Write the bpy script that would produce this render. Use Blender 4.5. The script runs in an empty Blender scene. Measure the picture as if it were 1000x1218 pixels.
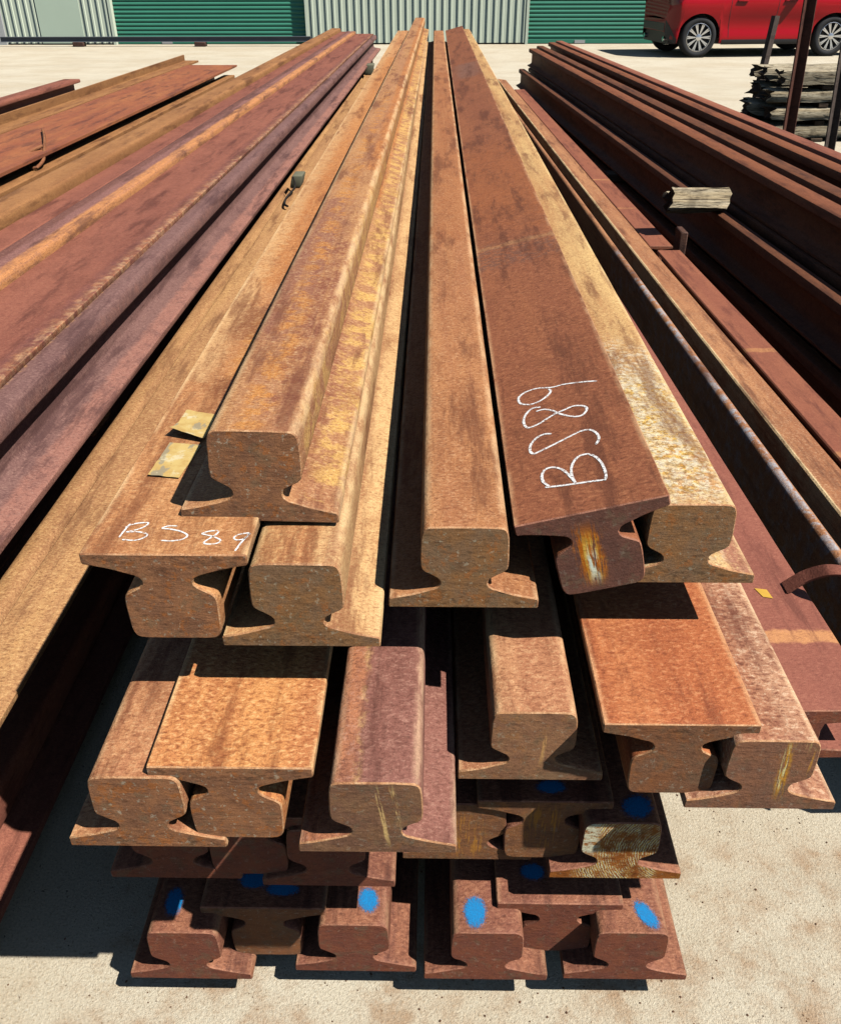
import bpy, bmesh, math, random
from mathutils import Vector, Matrix, noise

# ------------------------------------------------------------------ camera, light, exposure
sc = bpy.context.scene
C = sc.collection
CAMH = 1.305                                   # the eye stands 1.3 m above the yard, over the rail ends
cam_d = bpy.data.cameras.new('camera'); cam = bpy.data.objects.new('camera', cam_d); C.objects.link(cam)
cam_d.sensor_fit = 'HORIZONTAL'; cam_d.sensor_width = 36.0; cam_d.lens = 37.07
cam_d.clip_start = 0.02; cam_d.clip_end = 600
_R = Vector((0.99987941, 0.01537981, -0.00215003)); _U = Vector((-0.00636776, 0.53232316, 0.84651728)); _F = Vector((-0.01416378, 0.84640151, -0.53235691))
cam.matrix_world = Matrix(((_R.x, _U.x, -_F.x, 0), (_R.y, _U.y, -_F.y, 0), (_R.z, _U.z, -_F.z, CAMH), (0, 0, 0, 1)))
sc.camera = cam

SUN = Vector((0.62, -0.30, 1.0)).normalized()
elev = math.asin(SUN.z)
w = bpy.data.worlds.new('World'); sc.world = w; w.use_nodes = True
nt = w.node_tree; bg = nt.nodes['Background']
sky = nt.nodes.new('ShaderNodeTexSky'); sky.sky_type = 'NISHITA'; sky.sun_disc = False
sky.sun_elevation = elev; sky.sun_rotation = math.atan2(SUN.x, SUN.y)
nt.links.new(sky.outputs[0], bg.inputs[0]); bg.inputs[1].default_value = 0.05
sky.air_density = 1.0; sky.dust_density = 0.2; sky.altitude = 100
sd = bpy.data.lights.new('sun', 'SUN'); sun = bpy.data.objects.new('sun', sd); C.objects.link(sun)
sd.energy = 4.9; sd.angle = math.radians(0.53); sd.color = (1.0, 0.965, 0.915)
sun.rotation_euler = SUN.to_track_quat('Z', 'Y').to_euler(); sun.location = (4, -2, 8)
sc.view_settings.view_transform = 'Standard'; sc.view_settings.look = 'None'
sc.view_settings.exposure = 0.46; sc.view_settings.gamma = 1.0; sc.view_settings.use_curve_mapping = False
sc.render.engine = 'CYCLES'; sc.cycles.use_denoising = True; sc.cycles.max_bounces = 5; sc.cycles.diffuse_bounces = 0; sc.cycles.transparent_max_bounces = 8

random.seed(7)
PI = math.pi

# ------------------------------------------------------------------ node helpers
def lin(c):
    return tuple(((v / 255) / 12.92 if v / 255 <= .04045 else ((v / 255 + .055) / 1.055) ** 2.4) for v in c)
K = 1.62
def A(r, g, b):                                 # albedo of a surface that shows this colour in full sun
    return tuple(min(.8, v / K) for v in lin((r, g, b))) + (1,)

class NT:
    def __init__(s, name):
        s.m = bpy.data.materials.new(name); s.m.use_nodes = True
        s.t = s.m.node_tree; s.n = s.t.nodes; s.l = s.t.links
        s.p = s.n['Principled BSDF']; s.out = s.n['Material Output']
        s.p.inputs['Specular IOR Level'].default_value = 0.3
    def node(s, k, **kw):
        x = s.n.new(k)
        for a, b in kw.items(): setattr(x, a, b)
        return x
    def set(s, sock, v):
        if hasattr(v, 'is_linked') or isinstance(v, bpy.types.NodeSocket): s.l.new(v, sock)
        else: sock.default_value = v
    def math(s, op, a, b=None, c=None, clamp=False):
        x = s.node('ShaderNodeMath', operation=op, use_clamp=clamp)
        s.set(x.inputs[0], a)
        if b is not None: s.set(x.inputs[1], b)
        if c is not None: s.set(x.inputs[2], c)
        return x.outputs[0]
    def vmul(s, v, k):
        x = s.node('ShaderNodeVectorMath', operation='MULTIPLY'); s.set(x.inputs[0], v); s.set(x.inputs[1], k); return x.outputs[0]
    def vadd(s, v, k):
        x = s.node('ShaderNodeVectorMath', operation='ADD'); s.set(x.inputs[0], v); s.set(x.inputs[1], k); return x.outputs[0]
    def noise(s, v, scale, detail=4, rough=.6, dist=0.0):
        x = s.node('ShaderNodeTexNoise'); s.set(x.inputs['Vector'], v); x.inputs['Scale'].default_value = scale
        x.inputs['Detail'].default_value = detail; x.inputs['Roughness'].default_value = rough; x.inputs['Distortion'].default_value = dist
        return x.outputs['Fac']
    def ramp(s, v, a, b, smooth=True):
        x = s.node('ShaderNodeMapRange', interpolation_type='SMOOTHSTEP' if smooth else 'LINEAR')
        s.set(x.inputs[0], v); x.inputs[1].default_value = a; x.inputs[2].default_value = b
        return x.outputs[0]
    def mix(s, f, a, b, mode='MIX'):
        x = s.node('ShaderNodeMix', data_type='RGBA', blend_type=mode)
        s.set(x.inputs[0], f); s.set(x.inputs[6], a); s.set(x.inputs[7], b)
        return x.outputs[2]
    def coords(s, rnd=True):
        o = s.node('ShaderNodeTexCoord').outputs['Object']
        if not rnd: return o, o
        r = s.node('ShaderNodeObjectInfo').outputs['Random']
        cb = s.node('ShaderNodeCombineXYZ')
        for i, k in enumerate((13.7, 29.3, 7.9)): s.l.new(s.math('MULTIPLY', r, k), cb.inputs[i])
        return o, s.vadd(o, cb.outputs[0])
    def deep(s, col, g, k):                     # gamma raises contrast and saturation, then a tint lifts the colour
        x = s.node('ShaderNodeGamma'); s.l.new(col, x.inputs[0]); x.inputs[1].default_value = g
        return s.mix(1.0, x.outputs[0], (k * 1.06, k * 1.18, k * 1.30, 1), 'MULTIPLY')
    def bump(s, h, strength, dist):
        x = s.node('ShaderNodeBump'); x.inputs['Strength'].default_value = strength; x.inputs['Distance'].default_value = dist
        s.l.new(h, x.inputs['Height']); s.l.new(x.outputs[0], s.p.inputs['Normal'])
    def box(s, o, P, x0, x1, y0, y1, soft, sz=40, axis2='Y'):
        sp = s.node('ShaderNodeSeparateXYZ'); s.l.new(o, sp.inputs[0])
        n = s.math('MULTIPLY', s.math('SUBTRACT', s.noise(P, sz, 5, .65), .5), soft * 3)
        X = s.math('ADD', sp.outputs['X'], n); Y = s.math('ADD', sp.outputs[axis2], s.math('MULTIPLY', n, 2.0 if axis2 == 'Y' else 1.0))
        m = None
        for v, a, b in ((X, x0 - soft, x0 + soft), (X, x1 + soft, x1 - soft), (Y, y0 - soft, y0 + soft), (Y, y1 + soft, y1 - soft)):
            if abs(a) > 50: continue
            q = s.ramp(v, a, b)
            m = q if m is None else s.math('MULTIPLY', m, q)
        return m
INF = 100.0

def rust(name, c1, c2, cd, cb, big=.9, mid=.5, pit=.5, fleck=.35, psc=230, zones=(), bump=.6, rough=.78, streaks=.35, mott=.5, stain=.65, edge=0.0):
    mc = lambda a, b, t: tuple(a[i] * (1 - t) + b[i] * t for i in range(4))
    c1, c2 = mc(c1, cd, .26), mc(c2, cd, .06)
    s = NT(name); o, P = s.coords()
    Ps = s.vmul(P, (1, .07, 1))
    col = s.mix(s.math('MULTIPLY', s.ramp(s.noise(Ps, 13, 5, .62), .36, .64), big), c1, c2)
    # long blotches across the run
    col = s.mix(s.math('MULTIPLY', s.ramp(s.noise(s.vmul(P, (1, .35, 1)), 9, 5, .7), .5, .72), mid * .9), col, cd)
    for zc, (x0, x1, y0, y1, soft), amt, spk in zones:
        m = s.box(o, P, x0, x1, y0, y1, soft)
        if spk: m = s.math('MULTIPLY', m, s.ramp(s.noise(P, spk, 4, .7), .44, .56))
        col = s.mix(s.math('MULTIPLY', m, amt), col, zc)
    # hand-sized mottling, rustier and duller by turns
    col = s.mix(s.math('MULTIPLY', s.ramp(s.noise(s.vmul(s.vadd(P, (4, 9, 2)), (1, .45, 1)), 15, 6, .76), .47, .64), mott), col, s.mix(.7, c2, cd))
    # drawn-out streaks along the bar
    col = s.mix(s.math('MULTIPLY', s.ramp(s.noise(s.vmul(P, (1, .02, 1)), 120, 3, .6), .5, .7), streaks), col, c2)
    n_mid = s.noise(P, 48, 6, .74)
    col = s.mix(s.math('MULTIPLY', s.ramp(n_mid, .5, .72), mid), col, cd)
    n_fl = s.noise(s.vadd(P, (3.1, 4.7, 1.3)), 120, 5, .78)
    col = s.mix(s.math('MULTIPLY', s.ramp(n_fl, .53, .66), fleck), col, cb)
    # scale: short ripples lying across the bar, dark in the hollows and pale on the crests
    n_pit = s.noise(s.vmul(P, (.62, 1.05, 1.0)), psc * 1.2, 3.5, .62, .5)
    col = s.mix(s.math('MULTIPLY', s.ramp(n_pit, .505, .62), pit * .8), col, cd)
    col = s.mix(s.math('MULTIPLY', s.ramp(n_pit, .61, .70), pit * .6), col, s.mix(.5, cd, (.02, .008, .004, 1)))
    col = s.mix(s.math('MULTIPLY', s.ramp(n_pit, .46, .35), pit * .75), col, cb)
    # run stains: darker patches drawn along the bar, then arrises rubbed pale
    col = s.mix(s.math('MULTIPLY', s.ramp(s.noise(s.vmul(s.vadd(P, (7, 3, 5)), (1, .14, 1)), 17, 6, .74), .50, .64), stain), col, s.mix(.75, (.03, .013, .008, 1), cd))
    if edge:
        sp = s.node('ShaderNodeSeparateXYZ'); s.l.new(o, sp.inputs[0])
        ax = s.math('ABSOLUTE', sp.outputs['X'])
        e1 = s.math('MULTIPLY', s.ramp(ax, .036, .045), s.math('MULTIPLY', s.ramp(ax, .0505, .0495), s.ramp(sp.outputs['Z'], .085, .106)))
        e2 = s.math('MULTIPLY', s.ramp(ax, .080, .0875), s.ramp(sp.outputs['Z'], .05, .02))
        em = s.math('MULTIPLY', s.math('MAXIMUM', e1, e2), s.ramp(s.noise(s.vmul(P, (1, .25, 1)), 40, 5, .7), .36, .60))
        col = s.mix(s.math('MULTIPLY', em, edge), col, s.mix(.5, cb, A(250, 216, 166)))
    g = s.noise(P, 800, 2, .7)
    gv = s.math('MULTIPLY_ADD', s.ramp(g, .25, .75, False), .55, .74)
    cc = s.node('ShaderNodeCombineColor')
    for i in range(3): s.l.new(gv, cc.inputs[i])
    col = s.mix(1.0, col, cc.outputs[0], 'MULTIPLY')
    col = s.deep(col, 1.22, 1.27)
    s.l.new(col, s.p.inputs['Base Color']); s.p.inputs['Specular IOR Level'].default_value = .28
    s.l.new(s.math('MULTIPLY_ADD', n_mid, .5, rough - .32), s.p.inputs['Roughness'])
    h = s.math('ADD', s.math('MULTIPLY', n_pit, -1.3), s.math('ADD', s.math('MULTIPLY', g, .35), s.math('MULTIPLY', n_mid, .8)))
    s.bump(h, bump, .0022)
    return s.m

def cut_end(name, c1, c2, fl, dark, scratch=(), fleck=.6, lines=.5, swirl=None):
    fleck *= .6; lines *= .6
    s = NT(name); o, P = s.coords()
    col = s.mix(s.ramp(s.noise(P, 26, 5, .7), .40, .60), c1, c2)
    col = s.mix(s.math('MULTIPLY', s.ramp(s.noise(s.vadd(P, (8, 1, 4)), 40, 5, .72), .52, .64), .4), col, A(146, 128, 100))
    col = s.mix(s.math('MULTIPLY', s.ramp(s.noise(s.vmul(P, (1, 1, 7)), 40, 4, .62), .50, .66), lines), col, dark)
    n2 = s.noise(s.vmul(P, (.7, 1, 1.4)), 120, 4, .66)
    col = s.mix(s.math('MULTIPLY', s.ramp(n2, .54, .70), .4), col, dark)
    n3 = s.noise(s.vadd(P, (2, 5, 3)), 62, 4, .7)
    col = s.mix(s.math('MULTIPLY', s.ramp(n3, .55, .62), fleck), col, fl)
    col = s.mix(s.math('MULTIPLY', s.ramp(s.noise(s.vadd(P, (6, 2, 9)), 130, 3, .7), .60, .66), fleck * .9), col, A(236, 226, 196))
    # torn scale low on the foot
    sp = s.node('ShaderNodeSeparateXYZ'); s.l.new(o, sp.inputs[0])
    low = s.math('MULTIPLY', s.ramp(sp.outputs['Z'], .030, .014), s.ramp(s.noise(s.vmul(P, (.6, 1, 1.2)), 150, 4, .75), .54, .60))
    col = s.mix(s.math('MULTIPLY', low, .55 * fleck + .15), col, (.03, .018, .012, 1))
    g = s.noise(P, 700, 2, .7)
    cc = s.node('ShaderNodeCombineColor'); gv = s.math('MULTIPLY_ADD', s.ramp(g, .25, .75, False), .5, .75)
    for i in range(3): s.l.new(gv, cc.inputs[i])
    col = s.mix(1.0, col, cc.outputs[0], 'MULTIPLY')
    for (c0, c1_, wd, z0, z1, dens, thr, sc_col) in scratch:      # bright drag marks: a slanted, tapering streak of fine lines
        ctr = s.math('MULTIPLY_ADD', sp.outputs['Z'], c1_, c0)
        dx = s.math('ABSOLUTE', s.math('SUBTRACT', sp.outputs['X'], s.math('ADD', ctr, s.math('MULTIPLY', s.math('SUBTRACT', s.noise(P, 60, 4, .7), .5), wd * 1.2))))
        m = s.math('MULTIPLY', s.ramp(dx, wd, wd * .35), s.math('MULTIPLY', s.ramp(sp.outputs['Z'], z0 - .004, z0 + .03), s.ramp(sp.outputs['Z'], z1 + .004, z1 - .03)))
        mp = s.node('ShaderNodeMapping'); s.l.new(o, mp.inputs['Vector']); mp.inputs['Rotation'].default_value = (0, -math.atan(c1_), 0)
        k = s.ramp(s.noise(s.vmul(mp.outputs[0], (1, 1, .08)), dens * 1.5, 4, .72, .2), thr + .045, thr + .10)
        col = s.mix(s.math('MULTIPLY', m, k), col, sc_col)
    if swirl:
        for (sx_, sz_, scl, dst, lo, hi, amt, wc) in swirl:
            wv = s.node('ShaderNodeTexWave', wave_type='RINGS', rings_direction='Y')
            s.l.new(s.vadd(o, (-sx_, 0, -sz_)), wv.inputs['Vector'])
            wv.inputs['Scale'].default_value = scl; wv.inputs['Distortion'].default_value = dst; wv.inputs['Detail'].default_value = 3; wv.inputs['Detail Scale'].default_value = 1.6; wv.inputs['Detail Roughness'].default_value = .65
            brk = s.ramp(s.noise(P, 42, 6, .78), .42, .60)
            m = s.ramp(sp.outputs['X'], .062, .045)
            m = s.math('MULTIPLY', m, s.ramp(sp.outputs['X'], -.065, -.045))
            col = s.mix(s.math('MULTIPLY', s.math('MULTIPLY', s.math('MULTIPLY', s.ramp(wv.outputs['Fac'], lo, hi), brk), m), amt), col, wc)
        left = s.math('MULTIPLY', s.ramp(sp.outputs['X'], -.024, -.036), s.math('MULTIPLY', s.ramp(sp.outputs['Z'], .045, .06), s.ramp(n2, .40, .52)))
        col = s.mix(s.math('MULTIPLY', left, .8), col, A(255, 244, 206))
    col = s.deep(col, 1.22, 1.42)
    s.l.new(col, s.p.inputs['Base Color']); s.p.inputs['Roughness'].default_value = .75; s.p.inputs['Specular IOR Level'].default_value = .16
    s.bump(s.math('ADD', n2, s.math('MULTIPLY', g, .3)), .5, .0014)
    return s.m

def plain(name, col, rough=.6, metal=0.0, var=.12, sc_=60, spec=.4, coat=0.0, bump=0.0):
    s = NT(name); o, P = s.coords()
    n = s.noise(P, sc_, 5, .65)
    cc = s.node('ShaderNodeCombineColor'); gv = s.math('MULTIPLY_ADD', n, var * 2, 1 - var)
    for i in range(3): s.l.new(gv, cc.inputs[i])
    s.l.new(s.mix(1.0, tuple(col[:3]) + (1,), cc.outputs[0], 'MULTIPLY'), s.p.inputs['Base Color'])
    s.p.inputs['Roughness'].default_value = rough; s.p.inputs['Metallic'].default_value = metal
    s.p.inputs['Specular IOR Level'].default_value = spec; s.p.inputs['Coat Weight'].default_value = coat; s.p.inputs['Coat Roughness'].default_value = .03
    if bump: s.bump(n, bump, .003)
    return s.m

def wood(name, c1, c2, dark, axis):
    s = NT(name); o, P = s.coords()
    k = [1, 1, 1]; k[axis] = .05
    Pg = s.vmul(P, tuple(k))
    n = s.noise(Pg, 55, 6, .7); n2 = s.noise(Pg, 160, 4, .7); n3 = s.noise(P, 12, 5, .6)
    col = s.mix(s.ramp(n, .35, .65), c1, c2)
    col = s.mix(s.math('MULTIPLY', s.ramp(n3, .5, .7), .5), col, dark)
    col = s.mix(s.math('MULTIPLY', s.ramp(n2, .5, .62), .85), col, dark)
    s.l.new(col, s.p.inputs['Base Color']); s.p.inputs['Roughness'].default_value = .9
    s.bump(s.math('ADD', n, s.math('MULTIPLY', n2, -.8)), .9, .008)
    return s.m

# ------------------------------------------------------------------ object helpers
def link(name, me, mats=(), parent=None, loc=(0, 0, 0), rot=(0, 0, 0), kind=None):
    o = bpy.data.objects.new(name, me); C.objects.link(o)
    for m in mats if isinstance(mats, (list, tuple)) else [mats]:
        if me is not None and len(me.materials) < (len(mats) if isinstance(mats, (list, tuple)) else 1): me.materials.append(m)
    o.location = loc; o.rotation_euler = rot
    if parent: o.parent = parent
    if kind: o['kind'] = kind
    return o
def empty(name, loc=(0, 0, 0), rz=0.0, parent=None):
    o = bpy.data.objects.new(name, None); C.objects.link(o); o.location = loc; o.rotation_euler = (0, 0, rz)
    o.empty_display_size = .1
    if parent: o.parent = parent
    return o
def tag(o, label, cat, group=None):
    o['label'] = label; o['category'] = cat
    if group: o['group'] = group
    return o
def mesh(name, v, f, smooth=None, idx=None):
    me = bpy.data.meshes.new(name); me.from_pydata(v, [], f); me.update()
    if idx: me.polygons.foreach_set('material_index', idx)
    if smooth is not None:
        me.polygons.foreach_set('use_smooth', [True] * len(me.polygons)); me.set_sharp_from_angle(angle=math.radians(smooth))
    return me
def bm_mesh(name, bm, smooth=None):
    bmesh.ops.recalc_face_normals(bm, faces=bm.faces)
    me = bpy.data.meshes.new(name); bm.to_mesh(me); bm.free()
    if smooth is not None:
        me.polygons.foreach_set('use_smooth', [True] * len(me.polygons)); me.set_sharp_from_angle(angle=math.radians(smooth))
    return me
def box_bm(bm, x0, x1, y0, y1, z0, z1, bevel=0.0, seg=1):
    r = bmesh.ops.create_cube(bm, size=1)
    M = Matrix.Translation(((x0 + x1) / 2, (y0 + y1) / 2, (z0 + z1) / 2)) @ Matrix.Diagonal((abs(x1 - x0), abs(y1 - y0), abs(z1 - z0), 1))
    bmesh.ops.transform(bm, matrix=M, verts=r['verts'])
    if bevel:
        es = list({e for v in r['verts'] for e in v.link_edges})
        bmesh.ops.bevel(bm, geom=es, offset=bevel, segments=seg, affect='EDGES', profile=.5)
def box(name, x0, x1, y0, y1, z0, z1, m, parent=None, bevel=0.0, seg=1, loc=(0, 0, 0), rot=(0, 0, 0)):
    bm = bmesh.new(); box_bm(bm, x0, x1, y0, y1, z0, z1, bevel, seg)
    return link(name, bm_mesh(name, bm, 40 if bevel else None), [m], parent, loc, rot)

def nz(x, y, z): return noise.noise(Vector((x, y, z)))

def extrude(name, prof, L, near=True, wob=.0005, bow=.0, seed=0.0):
    """a long bar: closed profile (x, z), run along +Y, with a small broken arris round the ends and a rolled, not ruler-straight skin"""
    n = len(prof)
    ar = sum(prof[i][0] * prof[(i + 1) % n][1] - prof[(i + 1) % n][0] * prof[i][1] for i in range(n))
    if ar < 0: prof = prof[::-1]
    if near: ys = [0.0017] + [.01 * i for i in range(1, 5)] + [.05 + .03 * i for i in range(0, 16)] + [.6 + .1 * i for i in range(0, 10)]
    else: ys = [0.0017, .1, .3, .6, 1.0]
    y = ys[-1] + (.25 if near else .5)
    while y < L - .05: ys.append(y); y += (.3 if near else .6)
    ys.append(L - .0015)
    inn = []
    for i in range(n):
        a, b, c = prof[i - 1], prof[i], prof[(i + 1) % n]
        dx, dz = c[0] - a[0], c[1] - a[1]; q = math.hypot(dx, dz) or 1
        inn.append((b[0] - dz / q * .0014, b[1] + dx / q * .0014))
    v = []
    def ring(pr, y, amp):
        bx = bow * math.sin(PI * y / L); out = []
        for i, (x, z) in enumerate(pr):
            out.append((x + bx + amp * nz(x * 60 + seed, y * 9, z * 60), y, z + amp * nz(x * 60 + 9, y * 9 + seed, z * 60 + 4)))
        return out
    e0 = [(x + .0005 * nz(x * 220 + seed, 1, z * 220), .0006 * nz(x * 150, seed, z * 150), z + .0005 * nz(x * 220, seed, z * 220)) for x, z in inn]
    v += e0
    for y in ys: v += ring(prof, y, wob)
    v += [(x, L, z) for x, z in inn]
    f = []; idx = []
    R = len(ys) + 2
    for r in range(R - 1):
        for i in range(n):
            j = (i + 1) % n
            f.append((r * n + i, r * n + j, (r + 1) * n + j, (r + 1) * n + i)); idx.append(2 if r in (0, R - 2) else 0)
    f.append(tuple(range(n))[::-1] if True else 0); idx.append(1)
    f.append(tuple((R - 1) * n + i for i in range(n))); idx.append(1)
    me = mesh(name, v, f, 38, idx)
    bm = bmesh.new(); bm.from_mesh(me); bmesh.ops.recalc_face_normals(bm, faces=bm.faces); bm.to_mesh(me); bm.free()
    return me

# crane rail section: wide foot, stubby web, deep block head (metres, from the foot's middle)
HALF = [(.0875, 0), (.0889, .0015), (.0889, .0115), (.0872, .0142), (.074, .0168), (.058, .0205), (.044, .0250), (.0345, .0282), (.0298, .0312), (.0278, .0352),
        (.0282, .0392), (.0312, .0432), (.038, .0474), (.0455, .0516), (.0494, .0556), (.0507, .0605), (.0510, .070), (.0506, .085), (.0500, .0990), (.0488, .1058), (.0462, .1108), (.0420, .1134), (.036, .1142), (.018, .1146)]
def trail_prof2(h, head, foot, web):
    hh, hf, hw = head / 2, foot / 2, web / 2
    r = [(hf - .001, 0), (hf, .0015), (hf, .012), (hf - .002, .0145), (hw + .012, .024), (hw + .003, .030), (hw, .036), (hw, h - .066), (hw + .004, h - .056), (hh - .010, h - .043), (hh - .002, h - .038), (hh, h - .033), (hh - .0015, h - .015), (hh - .004, h - .007), (hh - .009, h - .002), (hh - .016, h)]
    return r + [(-x, z) for x, z in r[::-1]]
def rail_prof(sx=1.0, sz=1.0):
    r = [(x * sx, z * sz) for x, z in HALF]
    return r + [(-x, z) for x, z in r[::-1]]
def trail_prof(h=.155, head=.06, foot=.10, web=.016):
    hh, hf, hw = head / 2, foot / 2, web / 2
    r = [(hf, 0), (hf, .009), (hf * .5, .018), (hw + .004, .026), (hw, .034), (hw, h - .052), (hw + .004, h - .044), (hh - .004, h - .036), (hh, h - .031), (hh, h - .010), (hh - .003, h - .003), (hh - .010, h)]
    return r + [(-x, z) for x, z in r[::-1]]

H = .1143
def member(name, prof, x, y, z, L, mats, label, cat='rail', group=None, inv=False, roll=0.0, yaw=0.0, near=True, bow=0.0, seed=None, pitch=0.0):
    me = extrude(name, prof, L, near, bow=bow, seed=random.uniform(0, 50) if seed is None else seed)
    mats = list(mats)
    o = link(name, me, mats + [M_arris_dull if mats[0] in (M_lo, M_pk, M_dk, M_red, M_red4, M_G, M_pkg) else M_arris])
    o.rotation_mode = 'XYZ'
    th = (PI - roll) if inv else -roll
    M = Matrix.Translation((x, y, z)) @ Matrix.Rotation(-yaw, 4, 'Z') @ Matrix.Rotation(pitch, 4, 'X') @ Matrix.Rotation(th, 4, 'Y')
    o.matrix_world = M
    return tag(o, label, cat, group)

# ------------------------------------------------------------------ rust paints
M_A = rust('rust_tan_purple_patch', A(206, 150, 108), A(214, 160, 104), A(146, 88, 62), A(240, 198, 150), big=.7, mid=.4,
           zones=[(A(150, 96, 84), (-.06, .02, .28, 1.1, .04), .6, 0), (A(150, 88, 66), (.005, .05, .05, .75, .014), .75, 34), (A(222, 150, 66), (-.02, .012, .0, 3, .012), .6, 30), (A(246, 200, 116), (.048, .2, .02, 9, .010), .65, 24), (A(206, 128, 58), (.02, .05, 1.4, INF, .008), .6, 0)], edge=.55)
M_D = rust('rust_orange_tan', A(216, 154, 104), A(224, 166, 112), A(156, 96, 60), A(244, 198, 146), mid=.25,
           zones=[(A(230, 188, 136), (.05, .2, .45, INF, .014), .6, 0), (A(222, 152, 62), (-.05, .02, .45, .75, .02), .75, 0), (A(130, 76, 48), (-.05, .04, .40, .46, .02), .7, 0), (A(136, 84, 58), (-.02, .06, .62, .80, .02), .65, 0), (A(206, 130, 62), (-.06, .06, .9, 6, .04), .5, 0)], edge=.55)
M_E = rust('rust_golden', A(216, 154, 104), A(226, 172, 118), A(160, 100, 64), A(246, 208, 150), mid=.3,
           zones=[(A(242, 202, 146), (.02, .2, -1, INF, .010), .6, 0), (A(160, 104, 76), (.030, .05, -1, INF, .008), .6, 0)], edge=.55)
M_F = rust('rust_orange_brown', A(200, 138, 94), A(208, 148, 98), A(140, 84, 54), A(228, 180, 136), mid=.4, zones=[(A(216, 158, 108), (-.2, -.03, -1, INF, .012), .5, 0), (A(176, 110, 66), (-.06, .06, 1.2, 5, .05), .55, 0)], edge=.55)
M_G = rust('rust_red_brown_flat', A(176, 112, 78), A(184, 120, 80), A(126, 76, 52), A(204, 142, 100), big=.6, mid=.2, pit=.55, fleck=.2, psc=180, streaks=.05, bump=.4,
           zones=[(A(136, 98, 80), (-.2, .2, .98, 1.16, .02), .75, 60), (A(200, 150, 104), (-.2, .2, 1.12, 1.15, .008), .6, 0), (A(188, 116, 66), (-.2, .2, 1.3, 2.4, .2), .45, 0), (A(140, 112, 100), (-.08, .06, 4.6, 5.4, .06), .6, 0)], edge=.55)
M_H = rust('rust_pale_ochre', A(216, 162, 108), A(232, 190, 130), A(150, 98, 66), A(246, 212, 150), mid=.3,
           zones=[(A(240, 214, 168), (-.06, .055, -.02, .40, .06), .75, 0), (A(234, 182, 64), (-.06, .05, .04, .34, .05), .8, 42), (A(216, 132, 60), (-.01, .05, .0, .16, .04), .6, 50), (A(132, 92, 46), (-.06, .05, .02, .36, .04), .6, 110), (A(250, 238, 210), (-.06, .06, .0, .5, .05), .6, 95), (A(176, 112, 94), (.055, .2, -1, INF, .008), .8, 0)], edge=.55)
M_I = rust('rust_orange_speckled', A(212, 150, 108), A(218, 160, 112), A(146, 86, 56), A(240, 194, 146), streaks=.1, mid=.25, psc=190, edge=.55)
M_J = rust('rust_bright_orange', A(220, 150, 98), A(232, 166, 104), A(160, 92, 54), A(252, 202, 142), streaks=.0, mid=.2, pit=.7, psc=165, edge=.55)
M_K = rust('rust_pink_purple', A(178, 124, 106), A(172, 118, 100), A(122, 76, 62), A(208, 160, 136), streaks=.1, mid=.3, psc=200,
           zones=[(A(206, 140, 98), (-.2, -.020, -1, INF, .006), .85, 0), (A(236, 190, 128), (-.023, -.016, -1, INF, .004), .75, 60)], edge=.55)
M_L = rust('rust_light_brown', A(210, 148, 108), A(218, 162, 118), A(144, 86, 58), A(242, 196, 148), streaks=.05, mid=.25, psc=190, edge=.55)
M_M = rust('rust_vivid_orange', A(208, 128, 80), A(214, 140, 90), A(156, 84, 52), A(238, 174, 124), streaks=.0, mid=.2, pit=.55, psc=180, edge=.55)
M_N = rust('rust_mottled', A(206, 144, 106), A(214, 166, 130), A(142, 84, 62), A(240, 204, 168), streaks=.05, mid=.35, pit=.75, psc=140, edge=.55)
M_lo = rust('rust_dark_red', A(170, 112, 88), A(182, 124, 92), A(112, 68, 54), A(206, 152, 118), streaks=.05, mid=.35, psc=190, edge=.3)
M_pk = rust('rust_pink_matt', A(174, 112, 90), A(184, 120, 94), A(122, 72, 58), A(206, 150, 116), big=.6, mid=.3, pit=.3, fleck=.15, streaks=.1, bump=.3)
M_pk3 = rust('rust_pink_flaked_edge', A(174, 112, 90), A(184, 120, 94), A(122, 72, 58), A(206, 150, 116), big=.6, mid=.3, pit=.3, fleck=.15, streaks=.1, bump=.35,
           zones=[(A(140, 92, 84), (-.098, -.072, -1, INF, .012), .5, 0), (A(204, 142, 96), (-.13, -.086, -1, INF, .014), .6, 34), (A(232, 192, 146), (-.13, -.092, -1, INF, .010), .5, 55), (A(120, 80, 74), (-.13, -.080, -1, INF, .014), .4, 48)])
M_pkg = rust('rust_purple_grey_head', A(160, 120, 108), A(154, 114, 102), A(106, 72, 68), A(196, 156, 136), mid=.25, pit=.45, fleck=.2, streaks=.1, bump=.4,
           zones=[(A(226, 170, 108), (-.01, .004, -1, INF, .006), .6, 70), (A(184, 130, 110), (.052, .2, -1, INF, .008), .9, 0)])
M_ridge = rust('rust_purple_orange_ridge', A(178, 128, 114), A(170, 120, 108), A(122, 82, 70), A(206, 158, 130), mid=.25, zones=[(A(226, 158, 98), (.018, .2, -1, INF, .006), .9, 0), (A(130, 84, 70), (-.2, -.012, -1, INF, .008), .75, 0)], pit=.5)
M_or = rust('rust_orange_plate', A(186, 112, 74), A(196, 128, 82), A(134, 84, 70), A(208, 156, 116), mid=.4, pit=.3, fleck=.2, streaks=.2, bump=.3, mott=.6, stain=.7)
M_ol = rust('rust_olive_brown', A(182, 128, 82), A(196, 142, 92), A(134, 88, 56), A(210, 162, 112), mid=.3, pit=.3)
M_tan2 = rust('rust_olive_tan', A(206, 154, 108), A(216, 166, 112), A(150, 102, 68), A(236, 194, 138), mid=.35, pit=.6)
M_dk = rust('rust_dark_stack', A(132, 84, 58), A(146, 94, 62), A(84, 52, 38), A(174, 118, 80), mid=.3, pit=.3)
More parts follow.
